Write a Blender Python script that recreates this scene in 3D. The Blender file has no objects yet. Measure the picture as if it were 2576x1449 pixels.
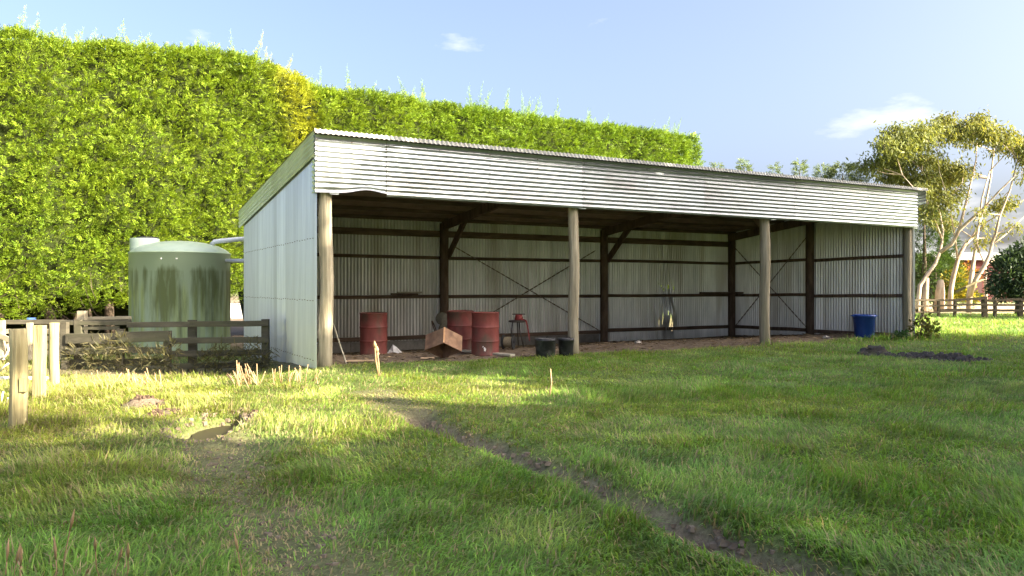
import bpy, math
import numpy as np
from mathutils import Vector, Matrix

# ------------------------------------------------------------------ camera, sky, sun, exposure
S = bpy.context.scene
COL = S.collection
F, CX, CY, EYE = 1975.0, 1288.0, 724.5, 1.37        # photograph measured at 2576 x 1449

cd = bpy.data.cameras.new('camera')
cd.sensor_width = 36.0
cd.lens = 36.0 * F / 2576.0
cd.clip_start, cd.clip_end = 0.05, 4000.0
cam = bpy.data.objects.new('camera', cd)
cam.location = (0, 0, EYE)
cam.rotation_euler = (math.radians(90), 0, 0)
COL.objects.link(cam)
S.camera = cam

SUN_EL, SUN_AZ = math.radians(27.0), math.radians(115.0)   # azimuth clockwise from +Y (view direction)
SH = np.array([math.sin(SUN_AZ), math.cos(SUN_AZ)])        # horizontal unit vector towards the sun
SE = np.array([-SH[1], SH[0]])                             # across it
SUNV = Vector((SH[0] * math.cos(SUN_EL), SH[1] * math.cos(SUN_EL), math.sin(SUN_EL)))

w = bpy.data.worlds.new('World')
S.world = w
w.use_nodes = True
wn, wl = w.node_tree.nodes, w.node_tree.links
wn.clear()
bg = wn.new('ShaderNodeBackground'); wo = wn.new('ShaderNodeOutputWorld')
sky = wn.new('ShaderNodeTexSky')
sky.sky_type = 'NISHITA'; sky.sun_disc = False
sky.sun_elevation = SUN_EL; sky.sun_rotation = SUN_AZ
sky.air_density = 0.6; sky.dust_density = 7.5; sky.ozone_density = 1.0; sky.altitude = 0
tc = wn.new('ShaderNodeTexCoord')
sep = wn.new('ShaderNodeSeparateXYZ'); wl.new(tc.outputs['Generated'], sep.inputs[0])
mp = wn.new('ShaderNodeMapping'); mp.inputs['Scale'].default_value = (5.0, 5.0, 17.0)
mp.inputs['Location'].default_value = (1.3, 0.7, 1.37)
mp.inputs['Rotation'].default_value = (0, 0, math.radians(17.5))
wl.new(tc.outputs['Generated'], mp.inputs[0])
cn = wn.new('ShaderNodeTexNoise'); cn.inputs['Scale'].default_value = 1.0
cn.inputs['Detail'].default_value = 9; cn.inputs['Roughness'].default_value = 0.56
wl.new(mp.outputs[0], cn.inputs['Vector'])
cr = wn.new('ShaderNodeValToRGB')
cr.color_ramp.elements[0].position = 0.625; cr.color_ramp.elements[1].position = 0.86
hz = wn.new('ShaderNodeMapRange'); hz.inputs[1].default_value = 0.0; hz.inputs[2].default_value = 0.20
hz.inputs[3].default_value = 0.34; hz.inputs[4].default_value = 0.0
wl.new(sep.outputs['Z'], hz.inputs[0])
ha = wn.new('ShaderNodeMath'); ha.operation = 'ADD'
wl.new(cn.outputs['Fac'], ha.inputs[0]); wl.new(hz.outputs[0], ha.inputs[1])
wl.new(ha.outputs[0], cr.inputs[0])
lo = wn.new('ShaderNodeMapRange'); lo.inputs[1].default_value = 2.0; lo.inputs[2].default_value = 1.0
lo.inputs[3].default_value = 0.0; lo.inputs[4].default_value = 1.0
wl.new(sep.outputs['Z'], lo.inputs[0])
mm = wn.new('ShaderNodeMath'); mm.operation = 'MULTIPLY'
wl.new(cr.outputs[0], mm.inputs[0]); wl.new(lo.outputs[0], mm.inputs[1])
mx = wn.new('ShaderNodeMixRGB'); mx.inputs[2].default_value = (2.9, 2.85, 2.8, 1)
wl.new(mm.outputs[0], mx.inputs[0]); wl.new(sky.outputs[0], mx.inputs[1])
wl.new(mx.outputs[0], bg.inputs['Color']); wl.new(bg.outputs[0], wo.inputs[0])
bg.inputs['Strength'].default_value = 0.115

sl = bpy.data.lights.new('sun', 'SUN')
sl.energy = 5.0; sl.angle = math.radians(0.53); sl.color = (1.0, 0.87, 0.66)
so = bpy.data.objects.new('sun', sl)
so.rotation_euler = SUNV.to_track_quat('Z', 'Y').to_euler()
so.location = (30, -14, 25)
COL.objects.link(so)

S.view_settings.view_transform = 'Standard'
S.view_settings.look = 'None'
S.view_settings.gamma = 1.0
S.view_settings.exposure = 2.3
S.cycles.max_bounces = 8
S.cycles.use_denoising = True
S.cycles.denoising_input_passes = 'RGB_ALBEDO_NORMAL'
S.cycles.denoising_prefilter = 'NONE'

# ------------------------------------------------------------------ helpers
RNG = np.random.default_rng(7)
TH = math.atan2(0.480, 0.877)
D1 = np.array([math.cos(TH), math.sin(TH)])      # along the shed front
D2 = np.array([-math.sin(TH), math.cos(TH)])     # towards the shed back


def pq(p, q):
    return p * D1 + q * D2


def px(x, y, Z):
    """photo pixel at a given distance -> point"""
    return Vector(((x - CX) / F * Z, Z, EYE - (y - CY) / F * Z))


def _hash(ix, iy, s):
    n = (ix.astype(np.int64) * 374761393 + iy.astype(np.int64) * 668265263 + s * 974634721) & 0xffffffff
    n = ((n ^ (n >> 13)) * 1274126177) & 0xffffffff
    return ((n ^ (n >> 16)) & 0xffff) / 65535.0


def vn(x, y, s=0):
    x = np.asarray(x, float); y = np.asarray(y, float)
    ix, iy = np.floor(x), np.floor(y)
    fx, fy = x - ix, y - iy
    fx = fx * fx * (3 - 2 * fx); fy = fy * fy * (3 - 2 * fy)
    a, b = _hash(ix, iy, s), _hash(ix + 1, iy, s)
    c, d = _hash(ix, iy + 1, s), _hash(ix + 1, iy + 1, s)
    return (a * (1 - fx) + b * fx) * (1 - fy) + (c * (1 - fx) + d * fx) * fy


def fbm(x, y, s=0, o=4):
    t, a, n = 0, 0.5, 0
    for i in range(o):
        t = t + a * vn(np.asarray(x) * 2 ** i, np.asarray(y) * 2 ** i, s + i * 17); n += a; a *= 0.5
    return t / n


def sstep(a, b, x):
    t = np.clip((np.asarray(x, float) - a) / (b - a), 0, 1)
    return t * t * (3 - 2 * t)


def base_h(X, Y):
    X = np.asarray(X, float); Y = np.asarray(Y, float)
    p = X * D1[0] + Y * D1[1]; q = X * D2[0] + Y * D2[1]
    h = -0.36 * np.clip((q - 15.6) / 5, 0, 1) * (1 - sstep(20.2, 23.5, p))
    h = h - 0.33 * (1 - sstep(2.4, 4.2, p)) * sstep(12.0, 15.5, q) * (1 - sstep(15.0, 20, q))
    h = h + 0.04 * sstep(17, 21, p) + 0.05 * (fbm(X * .35, Y * .35, 3) - .5)
    return h


def gz(px_, py_, it=8):
    """photo pixel -> ground point"""
    Z = 12.0
    for _ in range(it):
        X = (px_ - CX) / F * Z
        Z = (EYE - float(base_h(X, Z))) * F / (py_ - CY)
    X = (px_ - CX) / F * Z
    return np.array([X, Z])


RUT = np.array([gz(*c) for c in [(1050, 1055), (1110, 1085), (1190, 1110), (1300, 1150), (1420, 1197), (1540, 1252),
                                 (1650, 1303), (1780, 1350), (1900, 1395), (2040, 1445), (2300, 1530)]])
TRK = np.array([gz(*c) for c in [(545, 1100), (560, 1150), (600, 1235), (680, 1320), (790, 1430), (1000, 1600)]])
TRK2 = np.array([gz(*c) for c in [(940, 985), (1000, 1020), (1050, 1055)]])
HOLE = gz(535, 1072); HOLEB = gz(590, 1060)
MUD = [(gz(2205, 893), .36, .34, .15), (gz(2300, 897), .42, .26, .05), (gz(2360, 902), .7, .34, .06), (gz(2420, 906), .55, .3, .03)]
MOLE = [(gz(375, 1022), .26, .3, .09), (gz(420, 1040), .2, .25, .03)]


def dseg(X, Y, pl):
    d = np.full(np.shape(X), 1e9)
    for a, b in zip(pl[:-1], pl[1:]):
        ab = b - a
        t = np.clip(((X - a[0]) * ab[0] + (Y - a[1]) * ab[1]) / (ab @ ab), 0, 1)
        d = np.minimum(d, np.hypot(X - a[0] - t * ab[0], Y - a[1] - t * ab[1]))
    return d


def ell(X, Y, c, rx, ry):
    return np.sqrt(((X - c[0]) / rx) ** 2 + ((Y - c[1]) / ry) ** 2)


def ground_h(X, Y):
    X = np.asarray(X, float); Y = np.asarray(Y, float)
    h = base_h(X, Y)
    wob = (fbm(X * 3, Y * 3, 11) - .5)
    d = dseg(X, Y, RUT) + wob * .12
    h = h - 0.18 * np.exp(-(d / .11) ** 2) + 0.05 * np.exp(-((d - .34) / .14) ** 2)
    d2 = dseg(X, Y, TRK) + wob * .2
    h = h - 0.05 * np.exp(-(d2 / .38) ** 2)
    e = ell(X, Y, HOLE, .26, .62) + wob * .4
    h = h - 0.24 * (1 - sstep(.6, 1.15, e)) + .05 * np.exp(-((e - 1.5) / .3) ** 2)
    for c, rx, ry, hh in MUD + MOLE:
        e = ell(X, Y, c, rx, ry) + wob * .8
        h = h + hh * (1 - sstep(.2, 1.1, e)) + (1 - sstep(.6, 1.2, e)) * .06 * (vn(X * 14, Y * 14, 5) - .5)
    h = h + 0.03 * (fbm(X * 1.6, Y * 1.6, 21) - .5)
    return h


def soil_mask(X, Y):
    """0 grass ... 1 bare soil"""
    X = np.asarray(X, float); Y = np.asarray(Y, float)
    p = X * D1[0] + Y * D1[1]; q = X * D2[0] + Y * D2[1]
    n = fbm(X * 1.3, Y * 1.3, 31) - .5
    wob = (fbm(X * 3, Y * 3, 11) - .5)
    qe = 13.75 + .35 * sstep(14, 20, p) - .35 * np.exp(-((p - 6.3) / 1.6) ** 2)
    m = sstep(-.35, .3, q - qe + n * .9) * sstep(3.0, 3.9, p + n * .5) * (1 - sstep(20.4, 21, p))
    rm = (1 - sstep(.05, .25, dseg(X, Y, RUT) + wob * .18)) * (.7 + .6 * fbm(X * 1.1, Y * 1.1, 77))
    m = np.maximum(m, np.clip(rm, 0, 1))
    m = np.maximum(m, .52 * (1 - sstep(.08, .55, dseg(X, Y, TRK) + wob * .5)))
    m = np.maximum(m, .55 * (1 - sstep(.1, .5, dseg(X, Y, TRK2) + wob * .4)))
    m = np.maximum(m, 1 - sstep(.75, 1.05, ell(X, Y, HOLE, .26, .62) + wob * .4))
    m = np.maximum(m, .95 * (1 - sstep(.5, 1.1, ell(X, Y, HOLEB, .3, .42) + wob * .8)))
    for c, rx, ry, hh in MUD + MOLE:
        m = np.maximum(m, 1 - sstep(.6, 1.15, ell(X, Y, c, rx, ry) + wob * .8))
    m = np.maximum(m, .75 * sstep(14.7, 15.4, Y + n * .8) * (1 - sstep(18.2, 19, q)) * (1 - sstep(2.8, 3.6, p)) * sstep(-6, -4, p))
    m = np.maximum(m, .8 * sstep(22.5, 24.5, q) * (1 - sstep(24, 27, p)) * sstep(.3, .6, fbm(X * .8, Y * .8, 5) + .1))
    m = np.maximum(m, sstep(40, 43, Y + (n * 4)) * sstep(12, 15, X) * (1 - sstep(60, 75, Y)))
    return np.clip(m, 0, 1)


# --- materials
MATS = {}


def new_mat(name):
    m = bpy.data.materials.new(name)
    m.use_nodes = True
    nt = m.node_tree
    return m, nt.nodes, nt.links, nt.nodes['Principled BSDF']


def mat(name, c1, c2=None, rough=.7, metal=0.0, scale=8.0, stretch=(1, 1, 1), bump=0.0, bscale=None, spec=.3, lo=.35, hi=.65, det=6, c3=None, s3=2.0):
    if name in MATS:
        return MATS[name]
    m, N, L, P = new_mat(name)
    P.inputs['Roughness'].default_value = rough
    P.inputs['Metallic'].default_value = metal
    P.inputs['Specular IOR Level'].default_value = spec
    t = N.new('ShaderNodeTexCoord'); mp = N.new('ShaderNodeMapping')
    mp.inputs['Scale'].default_value = stretch
    L.new(t.outputs['Object'], mp.inputs[0])
    oi = N.new('ShaderNodeObjectInfo')
    off = N.new('ShaderNodeVectorMath'); off.operation = 'ADD'
    sc = N.new('ShaderNodeVectorMath'); sc.operation = 'SCALE'; sc.inputs[3].default_value = 37.0
    cx = N.new('ShaderNodeCombineXYZ')
    for i in range(3): L.new(oi.outputs['Random'], cx.inputs[i])
    L.new(cx.outputs[0], sc.inputs[0]); L.new(mp.outputs[0], off.inputs[0]); L.new(sc.outputs[0], off.inputs[1])
    n = N.new('ShaderNodeTexNoise'); n.inputs['Scale'].default_value = scale
    n.inputs['Detail'].default_value = det; n.inputs['Roughness'].default_value = .62
    L.new(off.outputs[0], n.inputs['Vector'])
    r = N.new('ShaderNodeValToRGB')
    r.color_ramp.elements[0].position = lo; r.color_ramp.elements[1].position = hi
    r.color_ramp.elements[0].color = (*c1, 1); r.color_ramp.elements[1].color = (*(c2 or c1), 1)
    L.new(n.outputs['Fac'], r.inputs[0])
    out = r.outputs[0]
    if c3:
        n3 = N.new('ShaderNodeTexNoise'); n3.inputs['Scale'].default_value = s3; n3.inputs['Detail'].default_value = 5
        L.new(off.outputs[0], n3.inputs['Vector'])
        r3 = N.new('ShaderNodeValToRGB'); r3.color_ramp.elements[0].position = .5; r3.color_ramp.elements[1].position = .68
        L.new(n3.outputs['Fac'], r3.inputs[0])
        mx = N.new('ShaderNodeMixRGB'); mx.inputs[2].default_value = (*c3, 1)
        L.new(r3.outputs[0], mx.inputs[0]); L.new(out, mx.inputs[1]); out = mx.outputs[0]
    hv = N.new('ShaderNodeHueSaturation')
    vr = N.new('ShaderNodeMapRange'); vr.inputs[3].default_value = .86; vr.inputs[4].default_value = 1.12
    L.new(oi.outputs['Random'], vr.inputs[0]); L.new(vr.outputs[0], hv.inputs['Value']); L.new(out, hv.inputs['Color'])
    L.new(hv.outputs[0], P.inputs['Base Color'])
    if bump:
        b = N.new('ShaderNodeBump'); b.inputs['Strength'].default_value = bump; b.inputs['Distance'].default_value = .02
        nb = n
        if bscale:
            nb = N.new('ShaderNodeTexNoise'); nb.inputs['Scale'].default_value = bscale; nb.inputs['Detail'].default_value = 6
            L.new(off.outputs[0], nb.inputs['Vector'])
        L.new(nb.outputs['Fac'], b.inputs['Height']); L.new(b.outputs[0], P.inputs['Normal'])
    MATS[name] = m
    return m


def leaf_mat(name, trans=.35, rough=.55, spec=.25, attr='Col', tint=(1.25, 1.15, .55)):
    if name in MATS:
        return MATS[name]
    m, N, L, P = new_mat(name)
    a = N.new('ShaderNodeAttribute'); a.attribute_name = attr
    P.inputs['Roughness'].default_value = rough; P.inputs['Specular IOR Level'].default_value = spec
    L.new(a.outputs['Color'], P.inputs['Base Color'])
    tr = N.new('ShaderNodeBsdfTranslucent')
    tm = N.new('ShaderNodeMixRGB'); tm.blend_type = 'MULTIPLY'; tm.inputs[0].default_value = 1; tm.inputs[2].default_value = (*tint, 1)
    L.new(a.outputs['Color'], tm.inputs[1]); L.new(tm.outputs[0], tr.inputs['Color'])
    ms = N.new('ShaderNodeMixShader'); ms.inputs[0].default_value = trans
    L.new(P.outputs[0], ms.inputs[1]); L.new(tr.outputs[0], ms.inputs[2])
    L.new(ms.outputs[0], N['Material Output'].inputs[0])
    MATS[name] = m
    return m


# --- mesh builders
class MB:
    def __init__(s):
        s.v = []; s.f = []

    def add(s, vs, fs):
        o = len(s.v)
        s.v += [tuple(map(float, v)) for v in vs]
        s.f += [tuple(i + o for i in f) for f in fs]
        return s

    def box(s, c, d, R=None):
        x, y, z = d[0] / 2, d[1] / 2, d[2] / 2
        vs = [Vector((a, b, e)) for a in (-x, x) for b in (-y, y) for e in (-z, z)]
        if R is not None: vs = [R @ v for v in vs]
        vs = [v + Vector(c) for v in vs]
        return s.add(vs, [(0, 1, 3, 2), (4, 6, 7, 5), (0, 4, 5, 1), (2, 3, 7, 6), (0, 2, 6, 4), (1, 5, 7, 3)])

    def beam(s, a, b, w, h, up=(0, 0, 1), jit=0.0):
        """rectangular timber from a to b"""
        a, b = Vector(a), Vector(b)
        t = (b - a).normalized(); sd = t.cross(Vector(up))
        if sd.length < 1e-4: sd = t.cross(Vector((1, 0, 0)))
        sd.normalize(); u = sd.cross(t)
        c = min(w, h) * .12
        prof = [(-w / 2 + c, -h / 2), (w / 2 - c, -h / 2), (w / 2, -h / 2 + c), (w / 2, h / 2 - c), (w / 2 - c, h / 2), (-w / 2 + c, h / 2), (-w / 2, h / 2 - c), (-w / 2, -h / 2 + c)]
        n = 5 if jit else 2
        vs, fs = [], []
        for k in range(n):
            q = a.lerp(b, k / (n - 1))
            if jit and 0 < k < n - 1: q = q + sd * RNG.normal(0, jit) + u * RNG.normal(0, jit)
            vs += [q + sd * x + u * y for x, y in prof]
        for k in range(n - 1):
            for i in range(8):
                j = (i + 1) % 8
                fs.append((k * 8 + i, k * 8 + j, k * 8 + 8 + j, k * 8 + 8 + i))
        fs.append(tuple(range(7, -1, -1))); fs.append(tuple((n - 1) * 8 + i for i in range(8)))
        return s.add(vs, fs)

    def tube(s, pts, rad, n=8, cap=True, lump=0.0):
        pts = [Vector(p) for p in pts]
        if not hasattr(rad, '__len__'): rad = [rad] * len(pts)
        vs, fs = [], []
        ref = Vector((.31, .77, .55))
        for k, p in enumerate(pts):
            t = (pts[min(k + 1, len(pts) - 1)] - pts[max(k - 1, 0)]).normalized()
            a = t.cross(ref).normalized(); b = t.cross(a)
            for i in range(n):
                an = 2 * math.pi * i / n
                r = rad[k] * (1 + (RNG.normal(0, lump) if lump else 0))
                vs.append(p + a * (math.cos(an) * r) + b * (math.sin(an) * r))
        for k in range(len(pts) - 1):
            for i in range(n):
                j = (i + 1) % n
                fs.append((k * n + i, k * n + j, k * n + n + j, k * n + n + i))
        if cap:
            fs.append(tuple(range(n - 1, -1, -1))); fs.append(tuple((len(pts) - 1) * n + i for i in range(n)))
        return s.add(vs, fs)

    def lathe(s, prof, c=(0, 0, 0), n=32, R=None, cap=True):
        vs, fs = [], []
        for r, z in prof:
            for i in range(n):
                an = 2 * math.pi * i / n
                v = Vector((r * math.cos(an), r * math.sin(an), z))
                if R is not None: v = R @ v
                vs.append(v + Vector(c))
        for k in range(len(prof) - 1):
            for i in range(n):
                j = (i + 1) % n
                fs.append((k * n + i, k * n + j, k * n + n + j, k * n + n + i))
        if cap:
            fs.append(tuple(range(n - 1, -1, -1))); fs.append(tuple((len(prof) - 1) * n + i for i in range(n)))
        return s.add(vs, fs)

    def build(s, name, m, parent=None, smooth=False, loc=None):
        me = bpy.data.meshes.new(name)
        me.from_pydata(s.v, [], s.f)
        me.update()
        if smooth == 'auto':
            me.polygons.foreach_set('use_smooth', [len(p.vertices) == 4 for p in me.polygons])
        elif smooth:
            me.polygons.foreach_set('use_smooth', [True] * len(me.polygons))
        return link(name, me, m, parent, loc)


def link(name, me, m, parent=None, loc=None):
    o = bpy.data.objects.new(name, me)
    if m: me.materials.append(m)
    COL.objects.link(o)
    if parent: o.parent = parent
    if loc is not None: o.location = loc
    return o


def tag(o, label=None, cat=None, group=None, kind=None):
    if label: o['label'] = label
    if cat: o['category'] = cat
    if group: o['group'] = group
    if kind: o['kind'] = kind
    return o


def thing(name, label, cat, loc=(0, 0, 0), rz=0.0, group=None):
    o = bpy.data.objects.new(name, None)
    o.location = loc; o.rotation_euler = (0, 0, rz); o.empty_display_size = .2
    COL.objects.link(o)
    return tag(o, label, cat, group)


def mesh_np(name, V, quads=None, tris=None, col=None, smooth=False):
    me = bpy.data.meshes.new(name)
    V = np.asarray(V, np.float32)
    me.vertices.add(len(V)); me.vertices.foreach_set('co', V.ravel())
    lp, st, o = [], [], 0
    if quads is not None and len(quads):
        lp.append(np.asarray(quads).ravel()); st.append(np.arange(len(quads)) * 4); o = len(quads) * 4
    if tris is not None and len(tris):
        lp.append(np.asarray(tris).ravel()); st.append(o + np.arange(len(tris)) * 3)
    lp = np.concatenate(lp).astype(np.int32); st = np.concatenate(st).astype(np.int32)
    me.loops.add(len(lp)); me.loops.foreach_set('vertex_index', lp)
    me.polygons.add(len(st)); me.polygons.foreach_set('loop_start', st)
    me.update(calc_edges=True)
    if smooth: me.polygons.foreach_set('use_smooth', np.ones(len(st), bool))
    if col is not None:
        a = me.attributes.new('Col', 'FLOAT_COLOR', 'POINT')
        c = np.ones((len(V), 4), np.float32); c[:, :3] = col
        a.data.foreach_set('color', c.ravel())
    return me


def nrm(a):
    return a / np.maximum(np.linalg.norm(a, axis=-1, keepdims=True), 1e-9)


def spray_variant(n, rng, width=.16, leaf=.42, fat=.075):
    """flat frond along +x, unit length: list of leaf quads"""
    V = []
    for i in range(n):
        t = (i + .5) / n
        sd = 1 if i % 2 else -1
        a = sd * rng.uniform(.45, .95) * (1 - .45 * t)
        l = leaf * (1 - .55 * t) * rng.uniform(.75, 1.2)
        b = np.array([t * .8, sd * .01, rng.normal(0, .03)])
        d = np.array([math.cos(a), math.sin(a), rng.normal(0, .25)]); d /= np.linalg.norm(d)
        s = np.cross(d, [0, 0, 1]); s /= np.linalg.norm(s)
        s = s + np.array([0, 0, rng.normal(0, .5)])
        w_ = fat * rng.uniform(.8, 1.3)
        V += [b, b + d * l * .45 + s * w_, b + d * l, b + d * l * .5 - s * w_]
    return np.array(V)


def scatter(variants, pos, axis, scale, col, rng, tipcol=1.0):
    """place copies of leaf-quad variants; returns V, quads, col"""
    Vs, Cs = [], []
    N = len(pos)
    vi = rng.integers(0, len(variants), N)
    axis = nrm(axis)
    b = nrm(np.cross(axis, rng.normal(size=(N, 3))))
    c = np.cross(axis, b)
    for k, base in enumerate(variants):
        m = vi == k
        if not m.any(): continue
        P = (pos[m][:, None, :] + scale[m][:, None, None] * (base[None, :, 0:1] * axis[m][:, None, :] + base[None, :, 1:2] * b[m][:, None, :] + base[None, :, 2:3] * c[m][:, None, :]))
        n = m.sum()
        cc = np.repeat(col[m][:, None, :], len(base), 1)
        jit = rng.uniform(.8, 1.2, (n, len(base) // 4, 1)).repeat(4, 1)
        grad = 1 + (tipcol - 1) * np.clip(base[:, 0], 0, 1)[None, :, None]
        Vs.append(P.reshape(-1, 3)); Cs.append((cc * jit * grad).reshape(-1, 3))
    V = np.concatenate(Vs); C = np.concatenate(Cs)
    return V, np.arange(len(V)).reshape(-1, 4), C


# ------------------------------------------------------------------ ground
def axis_pts(lo, hi, step, far_lo, far_hi, g=1.16):
    a = list(np.arange(lo, hi + 1e-6, step))
    s, x = step, hi
    while x < far_hi:
        s *= g; x += s; a.append(x)
    s, x = step, lo
    while x > far_lo:
        s *= g; x -= s; a.insert(0, x)
    return np.array(a)


gx = axis_pts(-9, 12, .07, -900, 900); gy = axis_pts(2.6, 17.5, .07, -900, 1500)
GX, GY = np.meshgrid(gx, gy)
GZ = ground_h(GX, GY)
GZ = np.where(GY > 120, 0, GZ)
nx, ny = len(gx), len(gy)
idx = np.arange(nx * ny).reshape(ny, nx)
quads = np.stack([idx[:-1, :-1], idx[:-1, 1:], idx[1:, 1:], idx[1:, :-1]], -1).reshape(-1, 4)
sm = soil_mask(GX, GY)
n1 = fbm(GX * .9, GY * .9, 41); n2 = fbm(GX * 5, GY * 5, 51)
thatch = np.array([.13, .175, .05])[None, None] * (.7 + .6 * n1[..., None]) * (np.array([1, 1, 1]) + (n2[..., None] - .5) * np.array([.5, .2, .3]))
soil = np.array([.165, .13, .095])[None, None] * (.6 + .9 * n2[..., None])
dark = np.zeros_like(GX)
for c, rx, ry, hh in MUD:
    dark = np.maximum(dark, 1 - sstep(.7, 1.3, ell(GX, GY, c, rx, ry)))
soil = soil * (1 + .5 * np.exp(-(dseg(GX, GY, RUT) / .25) ** 2))[..., None]
soil = soil * (1 - .62 * dark[..., None]) + np.array([.0, .004, .008]) * dark[..., None]
pale = (sstep(38, 42, GY) * sstep(10, 14, GX))[..., None]
soil = soil * (1 - pale) + np.array([.42, .34, .22]) * pale
gc = thatch * (1 - sm[..., None]) + soil * sm[..., None]
me = mesh_np('ground', np.stack([GX, GY, GZ], -1).reshape(-1, 3), quads, None, gc.reshape(-1, 3), True)
gm, N, L, P = new_mat('ground')
a = N.new('ShaderNodeAttribute'); a.attribute_name = 'Col'
n = N.new('ShaderNodeTexNoise'); n.inputs['Scale'].default_value = 26; n.inputs['Detail'].default_value = 8; n.inputs['Roughness'].default_value = .7
t = N.new('ShaderNodeTexCoord'); L.new(t.outputs['Object'], n.inputs['Vector'])
r = N.new('ShaderNodeMapRange'); r.inputs[1].default_value = .3; r.inputs[2].default_value = .7; r.inputs[3].default_value = .55; r.inputs[4].default_value = 1.45
L.new(n.outputs['Fac'], r.inputs[0])
mu = N.new('ShaderNodeMixRGB'); mu.blend_type = 'MULTIPLY'; mu.inputs[0].default_value = 1
L.new(a.outputs['Color'], mu.inputs[1]); L.new(r.outputs[0], mu.inputs[2]); L.new(mu.outputs[0], P.inputs['Base Color'])
b = N.new('ShaderNodeBump'); b.inputs['Strength'].default_value = .8; b.inputs['Distance'].default_value = .03
L.new(n.outputs['Fac'], b.inputs['Height']); L.new(b.outputs[0], P.inputs['Normal'])
P.inputs['Roughness'].default_value = .95; P.inputs['Specular IOR Level'].default_value = .1
ground = tag(link('ground', me, gm), 'rough grass paddock with muddy wheel ruts and bare soil', 'ground', kind='structure')


def H(X, Y):
    return float(ground_h(np.array([X]), np.array([Y]))[0])


def grd(x, y):
    c = gz(x, y)
    return Vector((c[0], c[1], H(*c)))


# ------------------------------------------------------------------ farm shed
P0, P1, P2, P3 = 3.78, 9.00, 14.52, 19.95
QF, QB, PW, PE = 13.70, 20.60, 3.58, 20.16
SO = pq(PW, QF)
shed = thing('farm_shed', 'open-fronted corrugated iron farm shed on timber poles in the paddock', 'shed', (SO[0], SO[1], 0), TH)


def L_(p, q, z):
    return Vector((p - PW, q - QF, z))


galv = mat('galvanised_iron', (.60, .65, .71), (.72, .77, .82), rough=.32, metal=.7, scale=9.0, stretch=(1, 1, .06), bump=.03, bscale=30, spec=.5, c3=(.52, .56, .60), s3=1.2)
galv_in = mat('old_galvanised_iron', (.60, .61, .61), (.78, .78, .77), rough=.36, metal=.6, scale=6.0, stretch=(1, 1, .15), spec=.4, c3=(.50, .48, .44), s3=1.6)
roofm = mat('roof_iron', (.30, .30, .27), (.40, .40, .36), rough=.55, metal=.2, scale=2.5, c3=(.3, .29, .25), s3=3)
fasc = mat('fascia_iron', (.35, .38, .42), (.47, .50, .54), rough=.36, metal=.75, scale=1.6, stretch=(.4, 1, 1), spec=.5, c3=(.29, .30, .31), s3=1.4)
darkwood = mat('dark_timber', (.10, .07, .052), (.20, .142, .10), rough=.85, scale=9, stretch=(1, 1, .2), bump=.4)
darkrail = mat('dark_rail', (.10, .07, .052), (.20, .142, .10), rough=.85, scale=9, stretch=(.15, 1, 1), bump=.4)
pole = mat('weathered_pole', (.22, .19, .13), (.44, .39, .29), rough=.9, scale=9, stretch=(2.2, 2.2, .12), bump=1.0, c3=(.22, .20, .13), s3=2.2)
paper = mat('building_paper', (.38, .29, .21), (.50, .39, .29), rough=.9, scale=4, bump=.3)
conc = mat('plinth', (.20, .19, .18), (.30, .29, .27), rough=.9, scale=6, bump=.3)
rust = mat('rusty_strap', (.12, .07, .045), (.22, .19, .16), rough=.7, metal=.3, scale=20)


def roof_z(q):
    return 4.09 - (q - 13.5) * .1035


def corr(name, org, u, v, nv, W, lo, hi, m, parent=shed, pitch=.092, amp=.014, nvs=1, disp=None, hole=None, ph=0.0, seg=8):
    nu = max(2, int(round(W / pitch * seg))) + 1
    us = np.linspace(0, W, nu)
    V = np.zeros((nu, nvs + 1, 3))
    u, v, nv, org = map(np.array, (u, v, nv, org))
    UU = us[:, None]; tt = np.linspace(0, 1, nvs + 1)[None]
    l = np.array([lo(x) for x in us])[:, None]; h = np.array([hi(x) for x in us])[:, None]
    vv = l + (h - l) * tt
    off = amp * np.cos(2 * np.pi * (UU + ph) / pitch) + 0 * vv
    if disp is not None: off = off + disp(UU, vv)
    V = org + UU[..., None] * u + vv[..., None] * v + off[..., None] * nv
    idx = np.arange(nu * (nvs + 1)).reshape(nu, nvs + 1)
    qd = np.stack([idx[:-1, :-1], idx[1:, :-1], idx[1:, 1:], idx[:-1, 1:]], -1)
    if hole is not None:
        cu = (UU[:-1] + UU[1:]) / 2; cv = (vv[:-1, :-1] + vv[1:, 1:]) / 2
        qd = qd[~hole(cu + 0 * cv, cv)]
    me = mesh_np(name, V.reshape(-1, 3), qd.reshape(-1, 4), None, None, True)
    return link(name, me, m, parent)


SW = .828
# roof, sheet by sheet (corrugations run front to back)
sl_ = math.hypot(1, .1035)
rv = np.array([0, 1, -.1035]) / sl_; rn = np.array([0, .1035, 1]) / sl_
x = 3.49
i = 0
while x < 20.3:
    wd = min(SW, 20.345 - x)
    corr('roof_sheet', L_(x, 13.44 + RNG.normal(0, .008), roof_z(13.44) + .002 * (i % 2)), (1, 0, 0), rv, rn, wd, lambda u: 0, lambda u: 7.55, roofm, amp=.014, ph=x)
    corr('eave_flashing', L_(x, 13.437, roof_z(13.437) + .010), (1, 0, 0), (0, -.42, -.907), (0, -.907, .42), wd, lambda u: 0, lambda u: .085, roofm, amp=.013, ph=x)
    x += SW; i += 1
MB().add([L_(3.66, 13.62, roof_z(13.62) - .03), L_(20.2, 13.62, roof_z(13.62) - .03), L_(20.2, 20.9, roof_z(20.9) - .03), L_(3.66, 20.9, roof_z(20.9) - .03)], [(0, 1, 2, 3)]).build('building_paper', paper, shed)

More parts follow.
